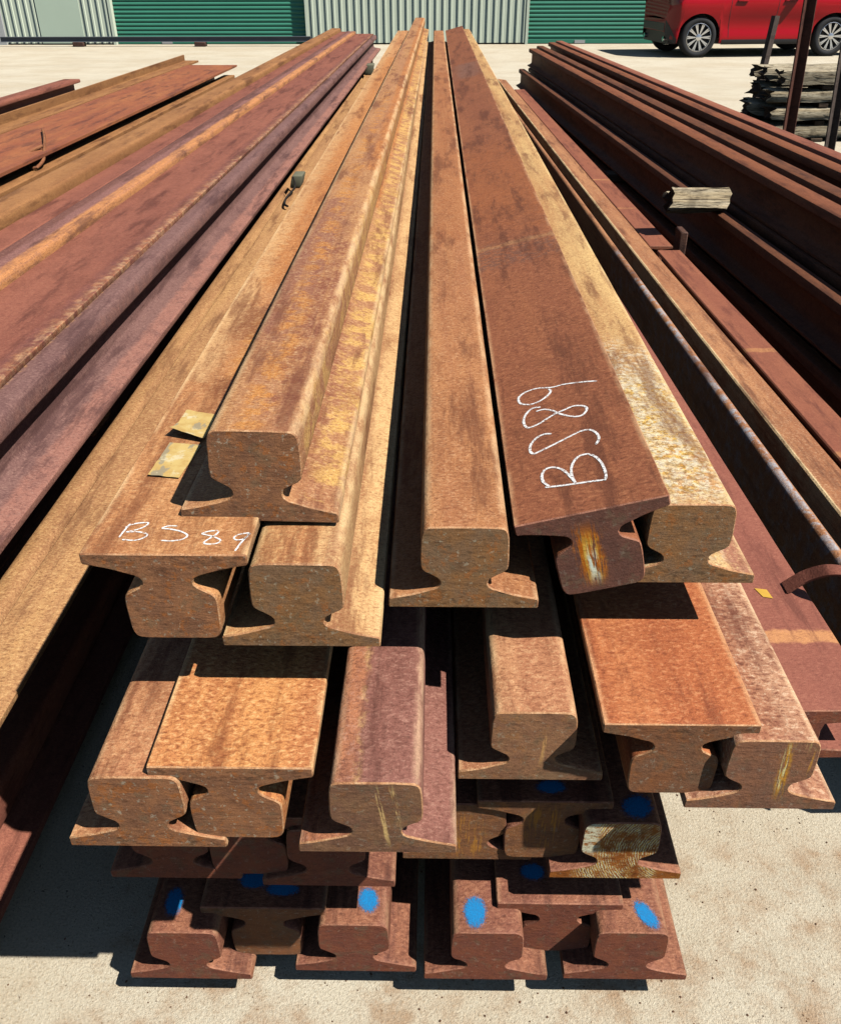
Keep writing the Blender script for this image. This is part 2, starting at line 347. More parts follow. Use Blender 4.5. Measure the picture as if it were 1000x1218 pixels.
M_dko = rust('rust_dark_orange', A(170, 108, 70), A(158, 98, 66), A(108, 64, 44), A(190, 130, 88), mid=.25, pit=.3)
M_red = rust('rust_red_flange', A(178, 114, 92), A(184, 120, 96), A(142, 86, 70), A(202, 142, 114), big=.5, mid=.2, pit=.35, fleck=.15, streaks=.03, bump=.3,
             zones=[(A(226, 164, 110), (-.2, .2, .135, .162, .004), .85, 0)])
M_red4 = rust('rust_red_narrow', A(176, 112, 84), A(184, 122, 88), A(138, 82, 66), A(202, 142, 110), big=.5, mid=.2, pit=.3, fleck=.15, streaks=.03, bump=.3, zones=[(A(204, 146, 98), (-.2, .2, 1.28, 1.31, .004), .8, 0), (A(204, 146, 98), (-.2, .2, .64, .665, .004), .7, 0)])
M_bluish = rust('rust_painted_highlight', A(194, 132, 90), A(206, 148, 102), A(130, 82, 58), A(230, 194, 156), mid=.3, pit=.4, zones=[(A(196, 206, 212), (-.055, -.036, .0, 2.4, .004), .65, 26), (A(250, 220, 168), (.012, .024, -1, INF, .002), .8, 0)])  # blue-white highlights and a bright lit edge painted into the rim colours
M_arris = rust('worn_pale_arris', A(226, 176, 130), A(214, 160, 112), A(160, 104, 70), A(250, 214, 170), mid=.35, pit=.4, streaks=0)
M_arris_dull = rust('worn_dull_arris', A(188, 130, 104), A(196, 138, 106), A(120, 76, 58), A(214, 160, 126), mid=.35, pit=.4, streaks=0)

E_tan = cut_end('cut_end_tan', A(194, 138, 98), A(172, 124, 92), A(216, 132, 62), A(112, 74, 54), fleck=.7)
E_olive = cut_end('cut_end_olive', A(172, 134, 100), A(184, 136, 92), A(210, 128, 62), A(108, 80, 58), fleck=.6)
E_brown = cut_end('cut_end_brown', A(178, 122, 84), A(164, 120, 90), A(206, 132, 74), A(112, 74, 54), fleck=.4)
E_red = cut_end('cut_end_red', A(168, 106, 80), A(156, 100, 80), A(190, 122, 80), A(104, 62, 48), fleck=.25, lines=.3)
YEL = A(255, 232, 160)
E_G = cut_end('cut_end_torch_streak', A(146, 102, 84), A(138, 98, 82), A(176, 116, 76), A(98, 66, 56), fleck=.2, lines=.25,
              scratch=[(.011, -.02, .020, .010, .108, 150, .40, A(216, 128, 40)), (.010, -.02, .013, .024, .106, 190, .42, A(250, 200, 96)), (.0085, -.012, .008, .045, .104, 190, .40, A(255, 252, 226)), (-.006, .03, .006, .05, .10, 230, .45, A(236, 150, 60))])
E_K = cut_end('cut_end_two_scratches', A(176, 132, 98), A(160, 118, 92), A(206, 136, 74), A(112, 80, 62), fleck=.3,
              scratch=[(.0148, -.13, .0032, .006, .116, 120, .38, A(250, 206, 140)), (.031, -.125, .0035, .034, .118, 120, .40, A(250, 206, 140)), (.020, -.02, .02, .06, .118, 160, .58, A(226, 150, 80))])
E_N = cut_end('cut_end_gold_flecks', A(182, 130, 98), A(168, 124, 98), A(206, 136, 78), A(112, 78, 60), fleck=.3,
              scratch=[(.0175, -.034, .0085, .014, .120, 130, .44, A(232, 168, 70)), (.0175, -.034, .006, .016, .120, 170, .48, A(255, 232, 166)), (.030, 0, .014, .095, .128, 150, .50, A(255, 226, 150)), (.042, 0, .006, .055, .105, 130, .50, A(240, 176, 84))])
E_S = cut_end('cut_end_yellow_swirl', A(196, 124, 62), A(170, 104, 52), A(240, 190, 100), A(92, 56, 34), fleck=.4, lines=.25,
              swirl=[(.075, .050, 60, 7.0, .40, .85, .75, A(246, 198, 104)), (.085, .060, 96, 6.0, .50, .9, .85, A(255, 248, 206))])
E_R = cut_end('cut_end_orange_bars', A(178, 124, 84), A(160, 114, 84), A(206, 136, 74), A(96, 66, 48), fleck=.3, scratch=[(0, 0, .03, .0, .10, 120, .48, A(214, 150, 76))])
E_L = cut_end('cut_end_brown_lines', A(192, 142, 104), A(178, 130, 98), A(214, 148, 84), A(120, 84, 62), fleck=.4, scratch=[(.010, .05, .004, .02, .10, 120, .44, A(230, 176, 116))])

# ------------------------------------------------------------------ ground
def gz(y):                                      # the yard falls gently away towards the shed
    t = min(1.0, max(0.0, (y - 9.5) / 8.0)); return -.13 * t * t * (3 - 2 * t)
s = NT('concrete'); o, P = s.coords(False)
c = s.mix(s.ramp(s.noise(P, 1.1, 5, .6), .35, .65), A(247, 235, 208), A(236, 220, 190))
c = s.mix(s.math('MULTIPLY', s.ramp(s.noise(P, 6, 6, .7), .5, .72), .35), c, A(206, 190, 160))
c = s.mix(s.math('MULTIPLY', s.ramp(s.noise(s.vmul(P, (.12, 1, 1)), 3.2, 5, .65), .5, .72), .3), c, A(208, 196, 172))
spk = s.noise(P, 210, 4, .7)
c = s.mix(s.math('MULTIPLY', s.ramp(spk, .53, .66), .5), c, A(176, 146, 108))
c = s.mix(s.math('MULTIPLY', s.ramp(s.noise(s.vadd(P, (5, 3, 0)), 160, 3, .6), .6, .68), .6), c, A(250, 242, 220))
c = s.mix(s.math('MULTIPLY', s.ramp(s.noise(s.vadd(P, (9, 1, 0)), 95, 3, .65), .66, .71), .85), c, A(96, 72, 52))
rs = s.box(o, P, -.55, .75, -2, 1.0, .12, 9)    # rust washed off the rails onto the concrete
c = s.mix(s.math('MULTIPLY', s.math('MULTIPLY', rs, s.ramp(s.noise(P, 10, 6, .7), .42, .70)), .65), c, A(186, 138, 92))
c = s.mix(s.math('MULTIPLY', s.math('MULTIPLY', rs, s.ramp(s.noise(P, 70, 5, .75), .6, .72)), .5), c, A(120, 78, 48))
gg = s.math('MULTIPLY_ADD', s.ramp(s.noise(P, 240, 3, .75), .28, .72, False), .42, .79)
cg = s.node('ShaderNodeCombineColor')
for i in range(3): s.l.new(gg, cg.inputs[i])
c = s.mix(1.0, c, cg.outputs[0], 'MULTIPLY')
s.l.new(c, s.p.inputs['Base Color']); s.p.inputs['Roughness'].default_value = .92; s.p.inputs['Specular IOR Level'].default_value = .2
s.bump(s.math('ADD', spk, s.math('MULTIPLY', s.noise(P, 500, 3, .6), .5)), .8, .005)
M_conc = s.m
xs = [-220, -60, -20, -8, 0, 8, 20, 60, 220]; ysg = [-120, -20, 0, 9.5] + [9.5 + i for i in range(1, 9)] + [22, 60, 260]
v = [(x, y, gz(y)) for y in ysg for x in xs]; nx = len(xs)
f = [(j * nx + i, j * nx + i + 1, (j + 1) * nx + i + 1, (j + 1) * nx + i) for j in range(len(ysg) - 1) for i in range(nx - 1)]
link('ground', mesh('ground', v, f, 60), [M_conc], kind='structure')

# ------------------------------------------------------------------ shed
M_wall = plain('shed_pale_green', (.72, .79, .60), .55, var=.06, sc_=2.5, spec=.4)
M_flat = plain('shed_flat_green', (.62, .73, .55), .5, var=.05, sc_=2)
M_door = plain('roller_door_green', (.055, .26, .165), .45, var=.10, sc_=3, spec=.4)
M_white = plain('white_paint', A(235, 235, 228), .5, var=.04)
M_steelgrey = plain('grey_galv', (.22, .24, .25), .5, .6)
YW = 21.8; ZG = -.13; WH = 4.4
shed = tag(empty('shed', (0, YW, ZG)), 'pale green ribbed steel shed with dark green roller doors behind the yard', 'shed')
pitch = .16
def sheet_mesh(nrib):
    pts = []
    for i in range(nrib):
        x = i * pitch
        pts += [(x, 0), (x + .07, 0), (x + .08, -.026), (x + .115, -.026), (x + .125, 0)]
    pts.append((nrib * pitch, 0))
    v = [(x, y, z) for z in (0.03, WH) for x, y in pts]; n = len(pts)
    return mesh('wall_sheet', v, [(i, i + 1, n + i + 1, n + i) for i in range(n - 1)])
me4 = sheet_mesh(5); me4.materials.append(M_wall)
def run(x0, x1):
    x = x0
    while x < x1 - .01:
        nr = min(5, int(round((x1 - x) / pitch)))
        if nr <= 0: break
        m_ = me4 if nr == 5 else sheet_mesh(nr)
        link('wall_sheet', m_, [M_wall], shed, (x, 0, 0)); x += nr * pitch
run(-20.95, -9.75); run(-9.55, -8.75); run(-7.8, -7.16); run(-2.80, 2.0); run(6.44, 14.44)
box('wall_pier', -9.75, -9.55, -.06, .02, 0, WH, M_white, shed)
box('door_panel', -8.75, -7.8, -.03, .02, .03, 2.3, M_flat, shed)
box('wall_infill', -8.75, -7.8, -.02, .02, 2.34, WH, M_wall, shed)
def roller(x0, x1):
    d = .13; ht = 3.2; n = 40; v = []; 
    for i in range(n * 4 + 1):
        z = .02 + ht * i / (n * 4); off = (0, -.012, -.016, -.012)[i % 4]
        v += [(x0, d + off, z), (x1, d + off, z)]
    link('roller_door', mesh('roller_door', v, [(2 * i, 2 * i + 1, 2 * i + 3, 2 * i + 2) for i in range(n * 4)], 50), [M_door], shed)
    for a, b in ((x0 - .06, x0), (x1, x1 + .06)):
        box('door_jamb', a, b, -.04, d + .05, 0, ht, M_wall, shed)
    box('door_lintel', x0 - .06, x1 + .06, -.05, d + .1, ht + .002, ht + .25, M_wall, shed)
    box('bottom_rail', x0 + .01, x1 - .01, d - .05, d - .018, .015, .09, M_door, shed)
    box('wall_above_door', x0 - .06, x1 + .06, -.03, .03, ht + .253, WH, M_wall, shed)
    box('door_lock', (x0 + x1) / 2 - 1.13, (x0 + x1) / 2 - .9, d - .075, d - .052, .015, .075, M_white, shed)
roller(-7.1, -2.86); roller(2.03, 6.38)
v = [(-21.2, -.4, WH), (15, -.4, WH), (15, 7, WH + 1.6), (-21.2, 7, WH + 1.6), (-21.2, 14, WH), (15, 14, WH)]
rf = link('roof', mesh('roof', v, [(0, 1, 2, 3), (3, 2, 5, 4)]), [M_wall], shed)
box('end_wall', -21.0, -20.96, .02, 13.6, 0, WH, M_wall, shed); box('end_wall', 14.45, 14.5, .02, 13.6, 0, WH, M_wall, shed)
box('interior_floor', -20.7, 14.35, .2, 13.5, .002, .006, M_steelgrey, shed)
box('back_wall', -20.7, 14.35, 13.5, 13.6, 0, WH, M_wall, shed)

# low steel beam lying on blocks along the shed wall
M_brn = rust('rust_brown_dull', A(132, 92, 72), A(110, 84, 78), A(70, 48, 42), A(160, 120, 90), streaks=.2)
M_gb = plain('weathered_blue_grey_steel', A(116, 122, 130), .6, .2, .25, 3)
hb = []
for x, y in ((.04, .0), (.04, .01), (.006, .014), (.006, .086), (.04, .09), (.04, .10)): hb.append((x, y))
ibeam_small = hb + [(-x, z) for x, z in hb[::-1]]
lo = member('steel_beam', ibeam_small, -9.45, YW - .55, ZG + .09, 6.75, [M_gb, M_gb], 'long grey steel beam lying low on blocks along the shed wall', 'beam', yaw=PI / 2 - .005, near=False)
for i, (x, nm) in enumerate(((-7.75, 'left'), (-5.1, 'right'))):
    b = box('support_block', -.12, .12, -.09, .09, 0, .089, M_brn, None, .01, loc=(x, YW - .55 + .0, ZG))
    tag(b, 'small dark block under the %s part of the long beam by the shed' % nm, 'block', 'blocks under the beam by the shed')

# ------------------------------------------------------------------ the central stack of crane rails
RP = rail_prof()
def Z(h): return CAMH + h
GRP = 'crane rails in the central stack'
spec = [
 # key, inverted, x, y, z(rel. eye), roll, yaw, length, mats, label
 ('A', 0, -.1945, .8173, -.5283, -.02, .0040, 9.0, (M_A, E_tan), 'highest crane rail, lying on the left chalk-marked rail with its end over two others'),
 ('D', 1, -.2843, .7425, -.5223, .0, .0, 9.0, (M_D, E_tan), 'upside-down tan crane rail with small chalk BS89 and two yellow tags'),
 ('E', 0, -.1469, .7444, -.6491, .0, .0, 9.2, (M_E, E_olive), 'golden-brown upright crane rail right of the small chalk BS89, left of the central gap'),
 ('F', 0, .0369, .8121, -.6453, .0, -.001, 9.1, (M_F, E_olive), 'orange-brown upright crane rail between the central gap and the large chalk BS89'),
 ('G', 1, .1787, .8336, -.5216, .2501, .0005, 9.3, (M_G, E_G), 'tilted upside-down red-brown crane rail with large chalk BS89 written along it'),
 ('H', 0, .3073, .8641, -.6453, .0, -.001, 9.3, (M_H, E_olive), 'pale ochre crane rail with yellow flaking near its end, right of the large chalk BS89'),
 ('I', 0, -.3191, .6238, -.8432, .0, .0, 9.2, (M_I, E_tan), 'speckled upright crane rail at the far left of the second row'),
 ('J', 1, -.2140, .6277, -.7164, .0, .0, 9.2, (M_J, E_tan), 'bright orange upside-down crane rail in the second row, overlapping the leftmost rail'),
 ('K', 0, -.0594, .6196, -.8432, .0, .0, 9.2, (M_K, E_K), 'pinkish crane rail with tan left edge, two bright scratches on its end'),
 ('L', 0, .1214, .7292, -.8482, .0, .0, 9.2, (M_L, E_L), 'upright brown crane rail set back in the second row, between two dark gaps'),
 ('M', 1, .2828, .7006, -.7214, .0, .0, 9.2, (M_M, E_brown), 'vivid orange upside-down crane rail in the second row, right half of the stack'),
 ('N', 0, .3893, .6893, -.8482, .0, .0, 9.2, (M_N, E_N), 'mottled crane rail at the far right of the second row, gold flecks on its end'),
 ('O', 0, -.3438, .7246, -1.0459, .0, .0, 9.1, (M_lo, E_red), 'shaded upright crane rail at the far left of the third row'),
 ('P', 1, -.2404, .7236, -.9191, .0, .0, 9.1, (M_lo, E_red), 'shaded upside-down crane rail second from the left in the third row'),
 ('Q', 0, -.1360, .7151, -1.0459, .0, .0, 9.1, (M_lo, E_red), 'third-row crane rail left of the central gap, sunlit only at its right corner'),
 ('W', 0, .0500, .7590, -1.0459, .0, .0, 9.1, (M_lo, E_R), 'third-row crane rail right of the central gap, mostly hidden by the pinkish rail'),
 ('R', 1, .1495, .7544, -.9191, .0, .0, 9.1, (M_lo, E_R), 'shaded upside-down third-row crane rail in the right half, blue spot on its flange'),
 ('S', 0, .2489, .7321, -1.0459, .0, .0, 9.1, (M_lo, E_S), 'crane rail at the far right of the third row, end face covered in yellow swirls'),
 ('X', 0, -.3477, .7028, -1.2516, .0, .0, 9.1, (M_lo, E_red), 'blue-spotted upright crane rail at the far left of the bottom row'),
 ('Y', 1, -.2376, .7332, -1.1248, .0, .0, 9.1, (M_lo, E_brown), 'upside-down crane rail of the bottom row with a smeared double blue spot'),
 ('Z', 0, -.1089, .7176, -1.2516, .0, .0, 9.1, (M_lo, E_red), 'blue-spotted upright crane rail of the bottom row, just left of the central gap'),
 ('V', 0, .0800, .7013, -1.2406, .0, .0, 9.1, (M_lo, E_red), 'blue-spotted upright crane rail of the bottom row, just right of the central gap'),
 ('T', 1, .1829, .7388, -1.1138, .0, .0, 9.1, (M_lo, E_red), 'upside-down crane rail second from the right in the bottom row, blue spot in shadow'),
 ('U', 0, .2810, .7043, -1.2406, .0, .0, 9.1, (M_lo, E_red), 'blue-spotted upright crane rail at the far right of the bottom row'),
]
rail = {}
for i, (k, inv, x, y, z, roll, yaw, L, mats, label) in enumerate(spec):
    rail[k] = member('crane_rail', RP, x, y, Z(z), L, mats, label, 'rail', GRP, bool(inv), roll, yaw, True, seed=i * 3.17)

# timber bearers between the rows
M_bear = wood('dark_timber', A(110, 90, 70), A(90, 74, 58), A(40, 32, 26), 0)
for (z0, z1) in ((-CAMH, -1.2535), (-1.1120, -1.0475), (-.9175, -.8500), (-.7145, -.6510)):
    for y in (1.75, 5.2, 8.9):
        b = box('timber_bearer', -.40, .36, -.05, .05, 0, z1 - z0, M_bear, None, .006, loc=(0, y, Z(z0)))
        tag(b, 'dark timber bearer in the shadow between rows of the central rail stack', 'timber', 'bearers inside the central stack')

# chalk lettering ------------------------------------------------------------
s = NT('chalk'); o, P = s.coords(False)
n = s.noise(P, 330, 4, .8)
tr = s.node('ShaderNodeBsdfTransparent'); mx = s.node('ShaderNodeMixShader')
s.l.new(s.ramp(n, .37, .53), mx.inputs[0]); s.l.new(tr.outputs[0], mx.inputs[1]); s.l.new(s.p.outputs[0], mx.inputs[2]); s.l.new(mx.outputs[0], s.out.inputs[0])
s.p.inputs['Base Color'].default_value = (.74, .73, .70, 1); s.p.inputs['Roughness'].default_value = 1
M_chalk = s.m
def spline(p, n=7):
    out = []
    for i in range(len(p) - 1):
        a, b, c, d = Vector(p[max(0, i - 1)]), Vector(p[i]), Vector(p[i + 1]), Vector(p[min(len(p) - 1, i + 2)])
        for t in range(n):
            t /= n
            out.append(.5 * ((2 * b) + (c - a) * t + (2 * a - 5 * b + 4 * c - d) * t * t + (3 * b - a - 3 * c + d) * t ** 3))
    out.append(Vector(p[-1])); return out
def chalk(parent, strokes, wd, label=None):
    v, f = [], []
    for k, st in enumerate(strokes):
        q = spline(st); b0 = len(v); n = len(q)
        for i, p in enumerate(q):
            t = (q[min(n - 1, i + 1)] - q[max(0, i - 1)]).normalized(); nn = Vector((-t.y, t.x))
            ww = wd * (.5 + .13 * nz(p.x * 160, p.y * 160, k)) * (.55 if i in (0, n - 1) else 1)
            for sgn in (1, -1):
                e = p + nn * ww * sgn; v.append((-e.x, e.y, -.0007 - .00005 * k))
        f += [(b0 + 2 * i, b0 + 2 * i + 1, b0 + 2 * i + 3, b0 + 2 * i + 2) for i in range(n - 1)]
    c = link('chalk_letter', mesh('chalk_letter', v, f), [M_chalk], parent)
    if label: c['label'] = label
GS = {"B1": [[-0.0443, 0.0703], [-0.0297, 0.0671], [-0.0087, 0.0641], [0.0121, 0.0616], [0.0274, 0.0589]], "B2": [[-0.0393, 0.0705], [-0.0451, 0.0833], [-0.0452, 0.0993], [-0.0399, 0.1118], [-0.03, 0.1136], [-0.0207, 0.1051], [-0.015, 0.0924], [-0.0101, 0.0745], [-0.0083, 0.0667]], "B3": [[-0.009, 0.0698], [-0.0098, 0.0902], [-0.0062, 0.1093], [0.0026, 0.1252], [0.0149, 0.1281], [0.0236, 0.1174], [0.0282, 0.1003], [0.0295, 0.0821], [0.0287, 0.0668], [0.0258, 0.0576]], "S": [[-0.0218, 0.2016], [-0.0307, 0.2047], [-0.0407, 0.2002], [-0.0498, 0.1875], [-0.0534, 0.1742], [-0.053, 0.1626], [-0.048, 0.1582], [-0.0366, 0.1634], [-0.0169, 0.1739], [0.0014, 0.1838], [0.0149, 0.191], [0.0265, 0.1905], [0.0334, 0.1804], [0.0357, 0.1659], [0.0333, 0.1556], [0.0291, 0.1478]], "E": [[-0.035, 0.2769], [-0.0245, 0.2781], [-0.0137, 0.2699], [-0.0068, 0.2578], [0.0031, 0.2453], [0.0148, 0.2358], [0.0244, 0.2357], [0.0317, 0.2468], [0.0323, 0.2566], [0.0269, 0.2643], [0.0159, 0.2681], [0.0037, 0.263], [-0.0085, 0.2578], [-0.021, 0.2492], [-0.0335, 0.239], [-0.048, 0.2327], [-0.0539, 0.2399], [-0.0545, 0.2584], [-0.049, 0.2764], [-0.0394, 0.2888], [-0.0277, 0.2875]], "N": [[0.0595, 0.331], [0.0375, 0.339], [0.0122, 0.3445], [-0.0053, 0.3435], [-0.0255, 0.3512], [-0.0436, 0.3474], [-0.0542, 0.3365], [-0.0563, 0.3213], [-0.0521, 0.3098], [-0.0389, 0.303], [-0.0247, 0.3087], [-0.0131, 0.3208], [-0.008, 0.3324], [-0.0106, 0.3401]]}
DS = {"B1": [[-0.0509, 0.0587], [-0.0534, 0.0449], [-0.0551, 0.0315]], "B2": [[-0.0544, 0.051], [-0.0458, 0.0587], [-0.0322, 0.0611], [-0.0328, 0.0543], [-0.0392, 0.0475], [-0.0508, 0.042]], "B3": [[-0.0508, 0.042], [-0.0359, 0.0421], [-0.0264, 0.0378], [-0.0272, 0.0319], [-0.0361, 0.0259], [-0.0504, 0.0272]], "S": [[0.0024, 0.0547], [-0.0076, 0.0546], [-0.0131, 0.05], [-0.0044, 0.0486], [0.0084, 0.0442], [0.0177, 0.0368], [0.0154, 0.0295], [0.0049, 0.0255], [-0.0084, 0.0262]], "E": [[0.0495, 0.0462], [0.0399, 0.0446], [0.0335, 0.04], [0.0399, 0.0371], [0.0491, 0.0328], [0.0561, 0.027], [0.0532, 0.0212], [0.0438, 0.0197], [0.0391, 0.0225], [0.0419, 0.0283], [0.0482, 0.0372], [0.0507, 0.0447]], "N": [[0.0844, 0.0421], [0.0742, 0.039], [0.0696, 0.033], [0.073, 0.0281], [0.0808, 0.0303], [0.0844, 0.0377], [0.0847, 0.0406], [0.08, 0.0259], [0.0755, 0.0073]]}
for T_, par, wd in ((GS, rail['G'], .0035), (DS, rail['D'], .0021)):
    chalk(par, [T_['B1'], T_['B2'], T_['B3']], wd); chalk(par, [T_['S']], wd); chalk(par, [T_['E']], wd); chalk(par, [T_['N']], wd)

# blue spray marks -----------------------------------------------------------
s = NT('blue_spray'); o, P = s.coords()
ob = s.node('ShaderNodeTexCoord').outputs['Object']
ln = s.node('ShaderNodeVectorMath', operation='LENGTH'); s.l.new(s.vmul(ob, (1, 1, 0)), ln.inputs[0])
nn = s.noise(P, 3.0, 7, .88)
rr = s.math('ADD', ln.outputs['Value'], s.math('MULTIPLY', s.math('SUBTRACT', nn, .5), 1.5))
tr = s.node('ShaderNodeBsdfTransparent'); mx = s.node('ShaderNodeMixShader')
core = s.math('MULTIPLY', s.ramp(rr, .82, .62), s.math('MULTIPLY_ADD', s.ramp(s.noise(P, 9, 5, .78), .40, .56), .6, .4))
speck = s.ramp(s.math('ADD', s.noise(P, 17, 3, .75), s.math('MULTIPLY', ln.outputs['Value'], -.42)), .20, .27)
s.l.new(s.math('MAXIMUM', core, s.math('MULTIPLY', speck, .8)), mx.inputs[0]); s.l.new(tr.outputs[0], mx.inputs[1]); s.l.new(s.p.outputs[0], mx.inputs[2]); s.l.new(mx.outputs[0], s.out.inputs[0])
s.p.inputs['Base Color'].default_value = (.010, .20, .46, 1); s.p.inputs['Roughness'].default_value = .5
M_blue = s.m
v = [(0, 0, 0)] + [(math.cos(i * PI / 16), math.sin(i * PI / 16), 0) for i in range(32)]
disc = mesh('paint_mark', v, [(0, i + 1, (i + 1) % 32 + 1) for i in range(32)]); disc.materials.append(M_blue)
def mark(k, lx, ly, sx, sy, rot=0.0):
    inv = k in 'DGJMYTRP'
    m_ = link('paint_mark', disc, [M_blue], rail[k], (-lx if inv else lx, ly, -.0012 if inv else .1157), (0, 0, -rot if inv else rot))
    m_.scale = (sx, sy, 1); m_['label'] = 'blue spray spot'
mark('X', -.020, .046, .016, .028, .1); mark('Y', -.018, .044, .027, .017); mark('Y', .024, .030, .030, .014); mark('Z', .020, .038, .018, .024, .3)
mark('V', -.0168, .031, .019, .030); mark('U', .022, .027, .015, .028, .5); mark('S', .021, .026, .026, .022, .6); mark('R', .009, .024, .025, .014); mark('T', -.035, .050, .022, .017)

# yellow tags on the left rail ------------------------------------------------
s = NT('yellow_tag'); o, P = s.coords()
c = s.mix(s.ramp(s.noise(P, 45, 4, .6), .4, .65), A(236, 204, 128), A(222, 182, 108))
c = s.mix(s.math('MULTIPLY', s.ramp(s.noise(s.vmul(P, (1, .4, 1)), 60, 3, .6), .56, .62), .8), c, A(168, 158, 134))
c = s.mix(s.math('MULTIPLY', s.ramp(s.noise(s.vadd(P, (4, 7, 0)), 36, 5, .7), .54, .64), .7), c, A(246, 232, 190))
c = s.mix(s.math('MULTIPLY', s.ramp(s.noise(s.vadd(P, (1, 2, 0)), 160, 4, .7), .62, .7), .6), c, A(120, 84, 44))
s.l.new(c, s.p.inputs['Base Color']); s.p.inputs['Roughness'].default_value = .7
M_tag = s.m
for ti, (q, curl) in enumerate((([(-0.0598, 0.3507), (-0.0150, 0.335), (-0.0130, 0.2527), (-0.0609, 0.2689)], .014), ([(-0.0576, 0.2523), (-0.0145, 0.2458), (-0.022, 0.1588), (-0.0613, 0.1645)], .002))):
    v, f = [], []; n = 8
    for j in range(n + 1):
        for i in range(n + 1):
            a, b = i / n, j / n
            p = (Vector(q[0]) * (1 - a) + Vector(q[1]) * a) * (1 - b) + (Vector(q[3]) * (1 - a) + Vector(q[2]) * a) * b
            up = .0012 + curl * b ** 3 * (1 - .6 * a) + .0008 * nz(a * 4, b * 4, ti)
            v.append((-p.x + .001 * nz(b * 9, a * 2, 3), p.y + .0015 * nz(a * 8, b * 3, 5), -up))
    f = [(j * (n + 1) + i, j * (n + 1) + i + 1, (j + 1) * (n + 1) + i + 1, (j + 1) * (n + 1) + i) for j in range(n) for i in range(n)]
    t_ = link('yellow_tag', mesh('yellow_tag', v, f, 60), [M_tag], rail['D'])
    t_['label'] = ('curled yellow paper tag' if ti == 0 else 'flat yellow paper tag')

# ------------------------------------------------------------------ the neighbouring left pile
def along(u, v0, a): return (u * math.cos(a) + v0 * math.sin(a), -u * math.sin(a) + v0 * math.cos(a))
def pile(name, prof, u, h, v0, v1, a, mats, label, cat, group, inv=False, near=False, roll=0.0):
    x, y = along(u, v0, a)
    return member(name, prof, x, y, CAMH - h, v1 - v0, mats, label, cat, group, inv, roll, a, near)
LG = 'crane rails in the pile to the left'
V0 = .55
pile('crane_rail', trail_prof2(.140, .100, .180, .034), -.740, .740, V0, 10.45, .006, (M_pkg, E_brown), 'purple-grey crane rail nearest in the left pile, beside a line of golden flakes', 'rail', LG, near=True)
pile('crane_rail', rail_prof(1.22, 1.0), -.8485, .5872, V0, 10.42, .008, (M_pk3, E_brown), 'wide pink upside-down rail in the left pile with golden flakes along its edge', 'rail', LG, inv=True, near=True)
pile('crane_rail', RP, -1.003, .6783, V0, 10.42, .0105, (M_ridge, E_brown), 'rail with an orange right-hand edge in the left pile, beyond the wide pink flange', 'rail', LG, near=True)
barp = [(.040, 0), (.043, .003), (.043, .052), (.038, .058), (-.038, .058), (-.043, .052), (-.043, .003), (-.040, 0)]
pile('steel_bar', barp, -1.098, .624, V0, 10.4, .0125, (M_pk, E_brown), 'flat pink steel bar between two rail heads in the left pile', 'bar', 'steel bars in the left piles')
pile('crane_rail', RP, -1.192, .6493, V0, 10.4, .0135, (M_ol, E_brown), 'brown-orange rail at the far edge of the left pile, bordering the pale ground', 'rail', LG)
# beam with a slot, lying low between the two piles
slot = [(-.080, 0), (-.022, 0), (-.020, .003), (-.020, .011), (-.012, .018), (-.011, .070), (-.005, .098), (.058, .106), (.066, .109), (.067, .112), (.067, .119), (.063, .121), (-.010, .121), (-.013, .118), (-.014, .080), (-.028, .078), (-.033, .082), (-.036, .093), (-.042, .099), (-.050, .101), (-.068, .101), (-.077, .098), (-.083, .090), (-.085, .080), (-.070, .074), (-.050, .068), (-.050, .018), (-.080, .011)]
pile('steel_beam', slot, -.610, .921, .50, 9.0, 0.0, (M_tan2, E_olive), 'olive-tan slotted steel beam lying low between the left pile and the central stack', 'beam', None, near=True)
for i, u in enumerate((-.79, -.985, -1.18)):
    pile('crane_rail', RP, u, .917, V0, 10.2, .008, (M_lo, E_red), 'shadowed crane rail in the middle row of the left pile', 'rail', 'hidden rails inside the left pile')
for i, u in enumerate((-.735, -.93, -1.125)):
    pile('crane_rail', RP, u, 1.217, .45 if i == 0 else V0, 10.2, .0, (M_pk, E_brown), ('purple-pink bottom rail of the left pile, half in shadow at the lower left corner' if i == 0 else 'shadowed crane rail in the bottom row of the left pile'), 'rail', 'bottom rails of the left pile')
for (h0, h1, x1) in ((1.305, 1.2185, -.62), (1.1015, .9225, -.52), (.8015, .7385, -.68)):
    for y in (1.6, 5.0, 9.2):
        b = box('timber_bearer', -1.32, x1, -.05, .05, 0, h0 - h1, M_bear, None, .006, loc=(0, y, CAMH - h0))
        tag(b, 'dark timber bearer in the shadow between rows of the left pile', 'timber', 'bearers inside the left pile')
# small grey blocks with tie wire poking out of the gap
M_cblk = plain('grey_green_block', A(130, 128, 104), .8, var=.2, bump=.4)
M_wire = plain('dark_wire', (.03, .025, .02), .6, .5)
M_wire2 = rust('rust_wire', A(190, 130, 90), A(180, 120, 80), A(120, 74, 50), A(220, 160, 110))
def tube(pts, r, name, m, parent=None, n=6):
    q = [Vector(p) for p in pts]; v, f = [], []
    for i, p in enumerate(q):
        t = (q[min(len(q) - 1, i + 1)] - q[max(0, i - 1)]).normalized()
        a = t.orthogonal().normalized(); b = t.cross(a)
        for k in range(n): v.append(tuple(p + a * r * math.cos(2 * PI * k / n) + b * r * math.sin(2 * PI * k / n)))
    for i in range(len(q) - 1):
        for k in range(n): f.append((i * n + k, i * n + (k + 1) % n, (i + 1) * n + (k + 1) % n, (i + 1) * n + k))
    f += [tuple(range(n)), tuple((len(q) - 1) * n + k for k in range(n))]
    return link(name, mesh(name, v, f, 60), [m], parent)
